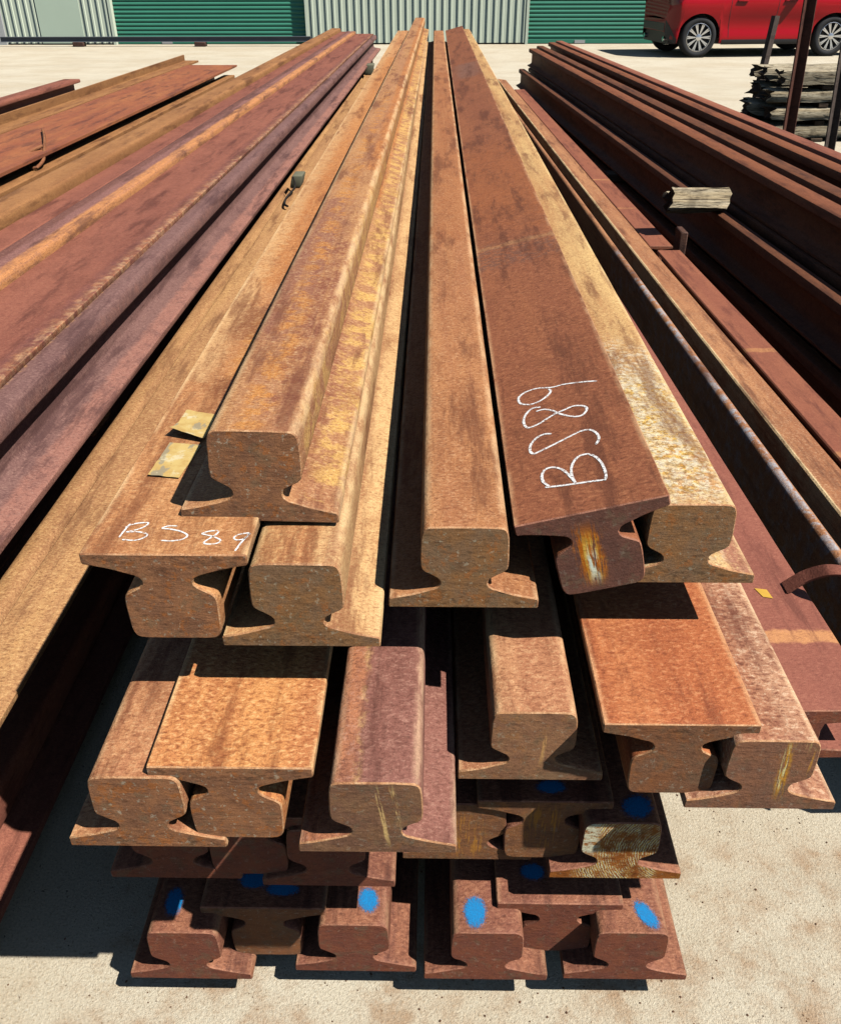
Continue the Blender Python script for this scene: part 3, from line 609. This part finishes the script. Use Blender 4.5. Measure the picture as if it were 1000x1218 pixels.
def spline3(p, n=6):
    out = []
    for i in range(len(p) - 1):
        a, b, c, d = Vector(p[max(0, i - 1)]), Vector(p[i]), Vector(p[i + 1]), Vector(p[min(len(p) - 1, i + 2)])
        for t in range(n):
            t /= n; out.append(.5 * ((2 * b) + (c - a) * t + (2 * a - 5 * b + 4 * c - d) * t * t + (3 * b - a - 3 * c + d) * t ** 3))
    out.append(Vector(p[-1])); return out
def wedge(nm, loc, sx, sy, sz, label):
    bm = bmesh.new(); box_bm(bm, -sx, sx, -sy, sy, 0, sz, .006, 2)
    for v_ in bm.verts: v_.co.x += .25 * v_.co.z; v_.co += Vector((nz(v_.co.x * 30, v_.co.y * 30, 1), nz(v_.co.y * 30, 4, v_.co.z * 30), 0)) * .006
    return tag(link(nm, bm_mesh(nm, bm, 40), [M_cblk], None, loc), label, 'block', 'grey packing blocks')
wedge('packing_block', (-.600, 3.93, CAMH - .799), .022, .05, .05, 'small grey-green packing block with dark wire on the slotted beam, nearer one')
wedge('packing_block', (-.595, 8.60, CAMH - .799), .035, .09, .08, 'small grey packing block at the far end of the slotted beam')
tag(tube(spline3([(-.60, 3.85, CAMH - .75), (-.585, 3.78, CAMH - .775), (-.603, 3.66, CAMH - .79), (-.59, 3.52, CAMH - .785), (-.572, 3.48, CAMH - .785)]), .0045, 'tie_wire', M_wire), 'dark bent tie wire hanging from the grey-green block', 'wire')

# ------------------------------------------------------------------ stacked beams farther left
FG = 'beams in the far left stack'
aF = .0115
def tbeam(wl, wr, t, d, web):                      # I-section standing up: wide flange on top, narrower foot
    r = [(wr * .8, 0), (wr * .8, .014), (web, .018), (web, d - t - .004), (wr, d - t), (wr, d)]
    l = [(-wl * .8, 0), (-wl * .8, .014), (-web, .018), (-web, d - t - .004), (-wl, d - t), (-wl, d)]
    return r + l[::-1]
pile('steel_beam', tbeam(.225, .225, .014, .26, .008), -2.125, 1.0, 2.2, 8.75, aF, (M_or, E_brown), 'wide orange-flanged steel beam in the far left stack, wire loop on its edge', 'beam', FG)
pile('steel_bar', [(.045, 0), (.05, .005), (.05, .09), (.045, .095), (-.045, .095), (-.05, .09), (-.05, .005), (-.045, 0)], -1.925, .893, 2.2, 8.5, aF, (M_ol, E_brown), 'tan square steel bar along the near edge of the far left stack', 'bar', 'steel bars in the left piles')
pile('steel_angle', [(.145, 0), (.145, .016), (.012, .016), (.012, .064), (-.004, .064), (-.004, 0)], -2.57, .776, 2.2, 9.45, aF, (M_ol, E_brown), 'olive-brown steel angle with one leg upright at the back of the far left stack', 'angle', FG)
for y in (3.0, 5.6, 8.0):
    for (x0, x1, h0, h1, lb) in ((-2.72, -1.82, 1.305, 1.002, 'dark timber bearer on the ground under the far left stack'), (-2.62, -2.44, 1.0, .778, 'dark timber packer under the steel angle of the far left stack'), (-1.97, -1.88, 1.0, .895, 'dark packer under the tan bar of the far left stack')):
        b = box('timber_bearer', x0, x1, -.06, .06, 0, h0 - h1, M_bear, None, .006, loc=(aF * y, y, CAMH - h0)); tag(b, lb, 'timber', lb)
tag(tube(spline3([(-2.10, 4.98, CAMH - .730), (-1.99, 4.72, CAMH - .725), (-1.90, 4.48, CAMH - .735), (-1.85, 4.32, CAMH - .765), (-1.86, 4.24, CAMH - .785), (-1.91, 4.27, CAMH - .78), (-1.94, 4.37, CAMH - .75), (-1.90, 4.46, CAMH - .725)]), .008, 'wire_loop', M_wire2), 'rusty twisted wire loop on the edge of the wide orange flange', 'wire')
pile('steel_rail', trail_prof(.15, .20, .34, .03), -4.42, 1.25, 5.5, 11.25, aF, (M_pk, E_brown), 'dull purple-brown rail at the far left edge, standing clear on the pale ground', 'rail', None)
for y in (6.6, 10.4):
    b = box('timber_bearer', -4.65, -4.2, -.06, .06, 0, .054, M_bear, None, .006, loc=(aF * y, y, gz(y))); tag(b, 'dark timber bearer under the far left edge rail', 'timber', 'bearers under the far left edge rail')

# ------------------------------------------------------------------ right of the central stack
aR = -.026
ib = [(.078, 0), (.078, .012), (.012, .018), (.010, .05), (.012, .064), (.080, .070), (.082, .074), (.082, .086), (.079, .089)]
ibp = ib + [(-x, z) for x, z in ib[::-1]]
q1 = pile('steel_beam', ibp, .527, .909, .81, 9.3, aR, (M_red, E_red), 'red-brown flanged beam right beside the central stack, orange band across its end', 'beam', 'beams right of the central stack', near=True)
v = []; q = link('yellow_patch', mesh('yellow_patch', [(.008, .240, .0902), (.022, .236, .0902), (.020, .258, .0902), (.002, .262, .0902)], [(0, 1, 2, 3)]), [plain('yellow_paint_chip', A(236, 186, 70), .6, var=.2)], q1)
chan = [(-.055, -.145), (.108, -.145), (.110, -.141), (.110, .104), (.106, .110), (.026, .121), (.020, .122), (.016, .119), (.015, .110), (.015, .014), (-.028, .014), (-.028, .108), (-.031, .117), (-.038, .122), (-.046, .122), (-.053, .117), (-.056, .108), (-.056, -.141)]
pile('steel_channel', chan, .840, 1.053, 1.0, 9.55, aR, (M_bluish, E_brown), 'steel channel with upturned edges and bright highlighted rim, right of the red flange', 'channel', 'beams right of the central stack', near=True)
flatp = [(.047, -.145), (.047, -.135), (.007, -.131), (.007, .085), (.047, .089), (.047, .097), (.044, .1), (-.044, .1), (-.047, .097), (-.047, .089), (-.007, .085), (-.007, -.131), (-.047, -.135), (-.047, -.145)]
pile('steel_beam', flatp, 1.022, 1.053, 1.1, 3.46, aR, (M_red4, E_red), 'flat red-brown beam, nearer of two laid end to end right of the channel', 'beam', 'flat red beams laid end to end', near=True)
pile('steel_beam', flatp, 1.008, 1.053, 3.52, 8.86, aR, (M_red4, E_red), 'flat red-brown beam, farther of two laid end to end right of the channel', 'beam', 'flat red beams laid end to end')
for y in (1.4, 3.2, 4.1, 6.3, 8.6):
    dx = aR * y
    b = box('timber_bearer', .79, 1.06, -.05, .05, 0, .105, M_bear, None, .006, loc=(dx, y, 0)); tag(b, 'dark timber bearer under the channel and flat red beams', 'timber', 'bearers right of the central stack')
    if y in (1.4, 4.1, 8.6):
        b = box('timber_packer', .56, .62, -.05, .05, 0, .394, M_bear, None, .006, loc=(dx - .03, y, 0)); tag(b, 'dark upright timber packer under the red flanged beam', 'timber', 'packers under the red flanged beam')
# loose bent strap
st = spline3([(.548, 1.085, CAMH - .818), (.575, 1.08, CAMH - .79), (.60, 1.06, CAMH - .765), (.635, 1.04, CAMH - .765), (.68, 1.03, CAMH - .80), (.72, 1.02, CAMH - .86), (.75, 1.01, CAMH - .95), (.765, 1.0, CAMH - 1.07)], 6)
v, f = [], []
for i, p in enumerate(st):
    t = (st[min(len(st) - 1, i + 1)] - st[max(0, i - 1)]).normalized(); up = Vector((0, 1, 0)); nn = t.cross(up).normalized()
    for sy, sn in ((-.013, .002), (.013, .002), (.013, -.002), (-.013, -.002)): v.append(tuple(p + Vector((0, sy, 0)) + nn * sn))
n = len(st)
for i in range(n - 1):
    for k in range(4): f.append((4 * i + k, 4 * i + (k + 1) % 4, 4 * i + 4 + (k + 1) % 4, 4 * i + 4 + k))
f += [(0, 1, 2, 3), (4 * n - 4, 4 * n - 3, 4 * n - 2, 4 * n - 1)]
tag(link('steel_strap', mesh('steel_strap', v, f, 50), [M_red]), 'bent flat steel strap arching over the edge of the red flanged beam', 'strap')

# dark stack of lighter rails on the right
aS = -.0535
TP = trail_prof(); TPw = trail_prof(.16, .088, .10, .02); TPx = trail_prof(.16, .075, .092, .018)
RG = 'rails in the dark right-hand stack'
pile('steel_rail', TP, 1.395, 1.02, 1.6, 9.75, aS, (M_dk, E_red), 'lone lit rail at the front of the dark right stack, timber offcut on it', 'rail', RG)
pile('steel_rail', TPw, 1.537, .86, 1.6, 10.0, aS, (M_dko, E_red), 'orange-topped rail on the upper row of the right stack, front one', 'rail', RG)
pile('steel_rail', TPx, 1.640, .85, 1.6, 10.2, aS, (M_dk, E_red), 'narrow-topped upper-row rail of the right stack, second from the front', 'rail', RG)
pile('steel_rail', trail_prof(.19, .075, .085, .02), 1.775, .855, 1.6, 10.3, aS, (M_dko, E_red), 'upper-row rail of the right stack, third from the front', 'rail', RG)
pile('steel_rail', trail_prof(.19, .075, .085, .02), 1.862, .845, 1.6, 10.35, aS, (M_red4, E_red), 'reddish rail along the back edge of the right stack, highest there', 'rail', RG)
for i, u in enumerate((1.505, 1.615, 1.725, 1.835)):
    pile('steel_rail', TP, u, 1.02, 1.6, 9.85, aS, (M_dk, E_red), 'shadowed rail in the middle row of the right stack', 'rail', 'hidden rails inside the right stack')
for i, u in enumerate((1.375, 1.485, 1.60, 1.71, 1.82)):
    pile('steel_rail', TP, u, 1.225, 1.6, 9.7 + .03 * i, aS, (M_dk, E_red), ('shadowed front rail in the bottom row of the right stack' if i == 0 else 'shadowed rail in the bottom row of the right stack'), 'rail', 'bottom rails of the right stack')
for y in (2.2, 5.4, 9.0):
    for (h0, h1) in ((1.305, 1.2265), (1.069, 1.0215)):
        b = box('timber_bearer', 1.30, 1.92, -.06, .06, 0, h0 - h1, M_bear, None, .006, loc=(aS * y, y, CAMH - h0)); tag(b, 'dark timber bearer in the shadow under the right stack', 'timber', 'bearers under the right stack')
# weathered timber pieces
M_grey = wood('weathered_grey_timber', A(250, 232, 196), A(222, 198, 156), A(54, 38, 26), 0)
M_greyend = wood('weathered_timber_end', A(84, 72, 60), A(66, 54, 44), A(18, 15, 12), 0)
M_sleeper = wood('weathered_sleeper', A(232, 218, 186), A(196, 176, 140), A(56, 42, 32), 0)
def timber(name, lx, ly, lz, mats, rag=.02, amp=.006, seed=0.0, nxs=14):
    v, f, idx = [], [], []
    ny, nz_ = 6, 4
    per = [(-1 + 2 * i / ny, -1) for i in range(ny)] + [(1, -1 + 2 * i / nz_) for i in range(nz_)] + [(1 - 2 * i / ny, 1) for i in range(ny)] + [(-1, 1 - 2 * i / nz_) for i in range(nz_)]
    n = len(per)
    for i in range(nxs + 1):
        x = -lx + 2 * lx * i / nxs
        for a, b in per:
            r = .965 if abs(a) == 1 and abs(b) == 1 else 1
            yy, zz = a * ly * r, b * lz * r
            crack = .5 * abs(nz(seed, yy * 50, zz * 50))
            d = amp * (nz(x * 5 + seed, yy * 40, zz * 40) - crack * 2.4)
            ex = 0
            if i in (0, nxs): ex = rag * nz(seed + 7, yy * 45, zz * 45) + rag * .6 * nz(seed, yy * 90, zz * 90)
            v.append((x + ex, yy * (1 + d / ly), (zz * (1 + d / lz)) + lz))
    for i in range(nxs):
        for k in range(n): f.append((i * n + k, i * n + (k + 1) % n, (i + 1) * n + (k + 1) % n, (i + 1) * n + k)); idx.append(0)
    for i, e in ((0, -1), (nxs, 1)):
        c_ = len(v); v.append((-lx * 1.0 + .01 if i == 0 else lx - .01, 0, lz))
        for k in range(n): f.append((i * n + k, i * n + (k + 1) % n, c_)); idx.append(1)
    me = mesh(name, v, f, 35, idx)
    bm = bmesh.new(); bm.from_mesh(me); bmesh.ops.recalc_face_normals(bm, faces=bm.faces); bm.to_mesh(me); bm.free()
    return me
x, y = along(1.285, 3.66, aS)
tag(link('timber_offcut', timber('timber_offcut', .122, .045, .042, 0, .03, .016, 3.3), [M_grey, M_greyend], None, (x, y, CAMH - .856), (-.40, .03, .12)), 'cracked weathered grey timber offcut lying across the lit rail of the right stack', 'timber')
x, y = along(1.215, 3.60, aS)
pc = box('timber_peg', -.014, .014, -.05, .05, 0, .39, M_brn, None, .004, loc=(x, y, 0)); tag(pc, 'short upright square stake standing in the shadow beside the timber offcut', 'stake')

# ------------------------------------------------------------------ sleepers and posts at the right
SG = 'old timber sleepers stacked at the right'
zr = 0.0; sy0 = 8.35; k = 0
posw = ('bottom', 'third', 'second', 'top')
for r in range(4):
    for c_ in range(3):
        xo = 2.88 + random.uniform(-.07, .07) + (.05 if r == 3 else 0); L_ = 1.15
        zz = .03 + r * .140 + .003 * c_
        yy = sy0 + c_ * .262 + random.uniform(-.012, .012) - (0 if r < 3 else .0)
        ob_ = link('timber_sleeper', timber('timber_sleeper', L_, .118, .050 + .003 * random.random(), 0, .09, .014, r * 3.1 + c_ * 7.7, 22), [M_sleeper, M_greyend], None, (xo + L_, yy, zz), (0, 0, random.uniform(-.012, .012)))
        tag(ob_, 'weathered grey timber sleeper in the %s layer, %s from the yard front' % (('bottom', 'second-lowest', 'second-highest', 'top')[r], ('first', 'second', 'third')[c_]), 'sleeper', SG)
for x_ in (3.35, 4.75):
    for r in range(3):
        b = box('timber_spacer', -.04, .04, -.10, .64, 0, .034, M_bear, None, .003, loc=(x_, sy0, .135 + r * .140)); tag(b, 'thin dark spacer between layers of the sleeper stack', 'timber', 'spacers between the sleepers')
    b = box('timber_bearer', -.05, .05, -.12, .66, 0, .03, M_bear, None, .004, loc=(x_, sy0, 0)); tag(b, 'thin dark bearer under the sleeper stack', 'timber', 'bearers under the sleepers')
M_post = rust('rust_post', A(128, 84, 66), A(116, 76, 62), A(72, 46, 40), A(150, 100, 76), mid=.3, pit=.2)
M_postg = rust('rust_post_grey', A(120, 104, 92), A(110, 94, 84), A(70, 56, 50), A(150, 124, 104), mid=.3, pit=.2)
def post(p0, p1, wx, wy, m, label):
    a, b = Vector(p0), Vector(p1); d = (b - a)
    bm = bmesh.new(); L_ = d.length
    # angle iron post: two plates meeting at a corner
    pr = [(-wx / 2, -wy / 2), (wx / 2, -wy / 2), (wx / 2, -wy / 2 + .01), (-wx / 2 + .01, -wy / 2 + .01), (-wx / 2 + .01, wy / 2), (-wx / 2, wy / 2)]
    v = [(x, y, z) for z in (0, L_) for x, y in pr]; n = 6
    f = [(i, (i + 1) % n, n + (i + 1) % n, n + i) for i in range(n)] + [tuple(range(n))[::-1], tuple(range(n, 2 * n))]
    o_ = link('steel_post', mesh('steel_post', v, f), [m], None, a, d.to_track_quat('Z', 'Y').to_euler()); return tag(o_, label, 'post', 'steel posts by the sleepers')
post((3.02, 9.13, 0), (3.09, 9.17, .93), .09, .06, M_postg, 'short grey steel post rising behind the sleeper stack')
post((2.86, 7.6, 0), (2.80, 7.65, 1.75), .075, .075, M_post, 'tall leaning rusty steel post in front of the sleeper stack')
post((3.215, 7.6, 0), (3.17, 7.64, .85), .085, .06, M_postg, 'grey-brown steel post at the right edge in front of the sleepers')

# ------------------------------------------------------------------ red car
M_car = NT('car_red'); pm = M_car.p
pm.inputs['Base Color'].default_value = (.50, .001, .010, 1); pm.inputs['Roughness'].default_value = .45; pm.inputs['Metallic'].default_value = .0
pm.inputs['Coat Weight'].default_value = .45; pm.inputs['Coat Roughness'].default_value = .03; pm.inputs['Specular IOR Level'].default_value = .15
M_car = M_car.m
M_glass = plain('car_glass', (.012, .015, .017), .04, var=0, spec=.6)
M_blk = plain('car_black_plastic', (.018, .018, .02), .55, var=.1)
M_tyre = plain('tyre_rubber', (.022, .022, .023), .8, var=.15, sc_=30)
M_rim = plain('alloy_rim', (.62, .63, .65), .25, .85, .05)
M_tail = plain('tail_lamp', (.35, .005, .01), .12, var=0, spec=.6)
M_chrome = plain('chrome', (.75, .75, .76), .12, 1.0, 0)
M_lamp = plain('head_lamp', (.6, .62, .65), .08, var=0, spec=.7)
WB = 2.56; TR = .335
cyaw = .115
car = tag(empty('parked_car', (4.76, 19.18, gz(19.2)), cyaw), 'red parked car seen from the side in front of the green shed', 'car')
def ip(x, tab):
    for (a, b), (c_, d_) in zip(tab, tab[1:]):
        if x <= c_:
            t = (x - a) / (c_ - a); t = max(0, min(1, t)); return b + (d_ - b) * t
    return tab[-1][1]
TOP = [(-.90, .62), (-.86, .80), (-.80, 1.00), (-.70, 1.22), (-.55, 1.46), (-.40, 1.56), (.2, 1.61), (.8, 1.62), (1.25, 1.57), (1.6, 1.44), (2.05, 1.14), (2.2, 1.06), (2.8, 1.00), (3.2, .90), (3.38, .74), (3.44, .60)]
BOT = [(-.90, .42), (-.80, .30), (-.55, .24), (.5, .235), (2.0, .235), (3.1, .25), (3.3, .30), (3.44, .40)]
def zbot(x):
    z = ip(x, BOT)
    for cx in (0, WB):
        d = abs(x - cx); R_ = .405
        if d < R_: z = max(z, TR - .01 + math.sqrt(R_ * R_ - d * d) * .98)
    return z
def halfw(x, z):
    e = 1.0
    if x < -.35: e = 1 - .30 * ((-.35 - x) / .55) ** 2.2
    if x > 2.7: e = 1 - .42 * ((x - 2.7) / .74) ** 2.2
    tab = [(.2, .845), (.30, .872), (.38, .868), (.48, .852), (.60, .862), (.72, .892), (.84, .912), (.90, .914), (.98, .905), (1.05, .88), (1.3, .78), (1.5, .685), (1.62, .60)]
    wv = ip(z, tab)
    for cx in (0, WB):                               # swollen arches
        d = abs(x - cx)
        if d < .62 and z < .95: wv += .022 * (1 - (d / .62) ** 2) * max(0, 1 - abs(z - .62) / .4)
    return wv * e
stx = sorted(set([-.90, -.88, -.84, -.78, -.70, -.62, -.54, -.46] + [round(-.405 + .81 * i / 22, 4) for i in range(23)] + [.47, .55, .65, .75, .85, .95, 1.05, 1.15, 1.25, 1.35, 1.45, 1.55, 1.65, 1.75, 1.85, 1.95, 2.05, 2.1] + [round(WB - .405 + .81 * i / 22, 4) for i in range(23)] + [3.02, 3.1, 3.18, 3.26, 3.32, 3.38, 3.42, 3.44]))
NZ = 22
for side in (-1, 1):
    v, f, fw = [], [], []
    for x in stx:
        zb, zt = zbot(x), ip(x, TOP)
        for j in range(NZ + 1):
            z = zb + (zt - zb) * j / NZ; v.append((x, side * halfw(x, z), z))
    n = NZ + 1
    for i in range(len(stx) - 1):
        for j in range(NZ):
            q = (i * n + j, (i + 1) * n + j, (i + 1) * n + j + 1, i * n + j + 1)
            cx = sum(v[k][0] for k in q) / 4; cz = sum(v[k][2] for k in q) / 4
            zt = ip(cx, TOP)
            if -.42 < cx < 1.75 and 1.04 < cz < zt - .075: fw.append(q)
            else: f.append(q)
    me = mesh('body', v, f, 35)
    bm = bmesh.new(); bm.from_mesh(me); bmesh.ops.delete(bm, geom=[q for q in bm.verts if not q.link_faces], context='VERTS'); bm.to_mesh(me); bm.free()
    link('body_side', me, [M_car], car)
    me = mesh('window', v, fw, 35)
    bm = bmesh.new(); bm.from_mesh(me); bmesh.ops.delete(bm, geom=[q for q in bm.verts if not q.link_faces], context='VERTS'); bm.to_mesh(me); bm.free()
    link('side_window', me, [M_glass], car)
# top skin, nose and tail
v, f = [], []; NC = 10
for x in stx:
    zt = ip(x, TOP); hw_ = halfw(x, zt)
    for j in range(NC + 1):
        a = -1 + 2 * j / NC; v.append((x, a * hw_, zt + .035 * (1 - a * a)))
n = NC + 1; ff = []; fg = []
for i in range(len(stx) - 1):
    for j in range(NC):
        q = (i * n + j, i * n + j + 1, (i + 1) * n + j + 1, (i + 1) * n + j); cx = (stx[i] + stx[i + 1]) / 2
        (fg if (1.30 < cx < 2.05 or -.74 < cx < -.50) and 1 <= j <= NC - 2 else ff).append(q)
link('upper_body', mesh('upper_body', v, ff, 35), [M_car], car); link('windscreen', mesh('windscreen', v, fg, 35), [M_glass], car)
for xe, nm in ((stx[0], 'rear_bumper'), (stx[-1], 'front_bumper')):
    zb, zt = zbot(xe), ip(xe, TOP); v = []
    for j in range(NZ + 1):
        z = zb + (zt - zb) * j / NZ; hw_ = halfw(xe, z); v += [(xe, -hw_, z), (xe, hw_, z)]
    link(nm, mesh(nm, v, [(2 * j, 2 * j + 1, 2 * j + 3, 2 * j + 2) for j in range(NZ)]), [M_car], car)
# dark arch linings, sill cladding, lamps, handles
box('underbody', -.72, 3.2, -.70, .70, .22, .50, M_blk, car)
for cx in (0, WB):
    for side in (-1, 1):
        v, f = [], []; n = 24
        for i in range(n + 1):
            a = PI * (-.06) + PI * 1.12 * i / n
            for rr_, yy_ in ((.405, .0), (.455, .0), (.455, .020), (.405, .020)):
                x_ = cx - rr_ * math.cos(a); z_ = TR - .01 + rr_ * math.sin(a) * .985
                v.append((x_, side * (halfw(x_, max(.25, z_)) - .012 + yy_), z_))
        for i in range(n):
            for k_ in range(4): f.append((4 * i + k_, 4 * i + (k_ + 1) % 4, 4 * i + 4 + (k_ + 1) % 4, 4 * i + 4 + k_))
        link('arch_trim', mesh('arch_trim', v, f, 50), [M_car if False else M_blk], car) if cx == 99 else None
        v, f = [], []
        for i in range(n + 1):
            a = PI * i / n; x_ = cx - .41 * math.cos(a); z_ = TR - .01 + .41 * math.sin(a) * .985
            v += [(x_, side * .56, z_), (x_, side * (halfw(x_, z_) - .004), z_)]
        link('arch_lining', mesh('arch_lining', v, [(2 * i, 2 * i + 1, 2 * i + 3, 2 * i + 2) for i in range(n)], 50), [M_blk], car)
        v = [(cx - .41 * math.cos(PI * i / n), side * .56, TR - .01 + .41 * math.sin(PI * i / n)) for i in range(n + 1)]
        link('arch_back', mesh('arch_back', v, [tuple(range(n + 1))]), [M_blk], car)
for side in (-1, 1):
    v = []
    xs_ = [.44 + i * (WB - .88) / 12 for i in range(13)]
    for x in xs_: v += [(x, side * (halfw(x, .24) + .004), .215), (x, side * (halfw(x, .28) + .014), .262), (x, side * (halfw(x, .31) + .006), .298)]
    f = [(3 * i + k_, 3 * i + k_ + 1, 3 * i + 4 + k_, 3 * i + 3 + k_) for i in range(12) for k_ in range(2)]
    link('sill_trim', mesh('sill_trim', v, f, 60), [M_blk], car)
    for xs0 in (.52, 1.42, 2.12):                    # door shuts
        zs = [.33 + .7 * i / 10 for i in range(11)]
        dx = lambda z: (.10 * max(0, .75 - z) if xs0 == .52 else 0)
        v = []
        for z in zs: v += [(xs0 + dx(z) - .0045, side * (halfw(xs0, z) + .0015), z), (xs0 + dx(z) + .0045, side * (halfw(xs0, z) + .0015), z)]
        link('door_gap', mesh('door_gap', v, [(2 * i, 2 * i + 1, 2 * i + 3, 2 * i + 2) for i in range(10)]), [M_blk], car)
    for xh in (.62, 1.52):
        box('door_handle', xh, xh + .20, side * (halfw(xh, .93)) - .002 if side > 0 else side * halfw(xh, .93) - .028, side * halfw(xh, .93) + .028 if side > 0 else side * halfw(xh, .93) + .002, .905, .935, M_car, car, .008, 2)
    v = []
    for x, z0, z1 in ((-.885, .86, .93), (-.80, .85, .98), (-.65, .86, 1.0), (-.48, .90, .99), (-.38, .94, .97)):
        for z in (z0, (z0 + z1) / 2, z1): v.append((x, side * (halfw(x, z) + .006), z))
    link('tail_light', mesh('tail_light', v, [(3 * i + k_, 3 * i + k_ + 1, 3 * i + 4 + k_, 3 * i + 3 + k_) for i in range(4) for k_ in range(2)], 50), [M_tail], car)
    v = []
    for x, z0, z1 in ((-.895, .42, .62), (-.84, .34, .58), (-.76, .285, .52), (-.66, .262, .44), (-.56, .243, .36), (-.46, .243, .30)):
        for z in (z0, z1): v.append((x, side * (halfw(x, z) + .007), z))
    link('bumper_trim', mesh('bumper_trim', v, [(2 * i, 2 * i + 1, 2 * i + 3, 2 * i + 2) for i in range(5)], 50), [M_blk], car)
    v = []
    for x, z0, z1 in ((2.95, .78, .86), (3.12, .74, .86), (3.30, .70, .80), (3.40, .66, .70)):
        for z in (z0, z1): v.append((x, side * (halfw(x, z) + .006), z))
    link('headlight', mesh('headlight', v, [(2 * i, 2 * i + 1, 2 * i + 3, 2 * i + 2) for i in range(3)], 50), [M_lamp], car)
    box('mirror', 1.72, 1.84, *sorted((side * .92, side * 1.05)), 1.03, 1.17, M_car, car, .03, 3)
    tube([(-.86, side * .55, .30), (-.70, side * .55, .30)], .045, 'exhaust', M_chrome, car, 14)
box('bumper_grille', -.915, -.895, -.6, .6, .43, .56, M_blk, car, .01)
box('front_grille', 3.43, 3.455, -.42, .42, .46, .58, M_blk, car, .01)
# short tail: draw everything behind the rear arch in
for ch in car.children:
    if ch.type == 'MESH':
        for v_ in ch.data.vertices:
            if v_.co.x < -.405: v_.co.x = -.405 + (v_.co.x + .405) * .36
# wheels
def lathe(pr, n=40):
    v = [(r * math.cos(2 * PI * k / n), y, r * math.sin(2 * PI * k / n)) for r, y in pr for k in range(n)]
    f = [(i * n + k, i * n + (k + 1) % n, (i + 1) * n + (k + 1) % n, (i + 1) * n + k) for i in range(len(pr) - 1) for k in range(n)]
    return v, f
v, f = lathe([(.232, -.085), (.245, -.105), (.285, -.112), (.315, -.104), (TR - .003, -.085), (TR, -.05), (TR, .05), (TR - .003, .085), (.315, .104), (.245, .105), (.232, .085)])
me_t = mesh('tyre', v, f, 50); me_t.materials.append(M_tyre)
v, f = lathe([(.233, -.10), (.226, -.103), (.218, -.085), (.210, -.04), (.205, .08)])
bm_r = mesh('rim', v, f, 40); bm_r.materials.append(M_rim)
v, f = lathe([(.001, -.02), (.20, -.02), (.206, .0)]); me_d = mesh('brake_disc', v, f); me_d.materials.append(M_blk)
bm = bmesh.new()
for k_ in range(10):
    for off, wd in ((-.055, .0105), (.055, .0105)):
        a0 = 2 * PI * k_ / 10; a1 = a0 + off * 1.3
        p0 = Vector((.045 * math.cos(a0), -.088, .045 * math.sin(a0))); p1 = Vector((.216 * math.cos(a1), -.094, .216 * math.sin(a1)))
        d = (p1 - p0).normalized(); nn = Vector((-d.z, 0, d.x)) * wd
        q = [bm.verts.new(p) for p in (p0 - nn * .8, p0 + nn * .8, p1 + nn, p1 - nn, p0 - nn + Vector((0, .03, 0)), p0 + nn + Vector((0, .03, 0)), p1 + nn + Vector((0, .03, 0)), p1 - nn + Vector((0, .03, 0)))]
        for fc in ((0, 1, 2, 3), (0, 4, 5, 1), (2, 6, 7, 3), (1, 5, 6, 2), (0, 3, 7, 4)): bm.faces.new([q[i] for i in fc])
me_s = bm_mesh('spokes', bm); me_s.materials.append(M_rim)
v, f = lathe([(.0005, -.108), (.03, -.107), (.052, -.098), (.058, -.07)], 24); me_h = mesh('hub_cap', v, f, 50); me_h.materials.append(M_rim)
for cx in (0, WB):
    for side in (-1, 1):
        wh = empty('wheel', (cx, side * .775, TR), 0 if side < 0 else PI, car)
        for nm, m_ in (('tyre', me_t), ('rim', bm_r), ('brake_disc', me_d), ('spokes', me_s), ('hub_cap', me_h)): link(nm, m_, [], wh)

# ------------------------------------------------------------------ loose rust scale and grit on the concrete
bm = bmesh.new(); rnd = random.Random(4)
for i in range(620):
    x = rnd.gauss(.15, .45); y = rnd.uniform(.42, 1.5) if rnd.random() < .7 else rnd.uniform(.42, .75)
    r_ = rnd.uniform(.0009, .0028) * (2.2 if rnd.random() < .07 else 1)
    a = rnd.uniform(0, 6.3); pts = [bm.verts.new((x + r_ * rnd.uniform(.6, 1.2) * math.cos(a + k_ * PI / 2), y + r_ * rnd.uniform(.6, 1.2) * math.sin(a + k_ * PI / 2), .0006)) for k_ in range(4)]
    tp = bm.verts.new((x, y, .0006 + r_ * .7))
    for k_ in range(4): bm.faces.new((pts[k_], pts[(k_ + 1) % 4], tp))
grit = link('rust_grit', bm_mesh('rust_grit', bm), [plain('rust_grit', A(120, 84, 60), .9, var=.5, sc_=8)], kind='stuff')
tag(grit, 'loose rust scale and grit scattered on the pale concrete', 'grit')
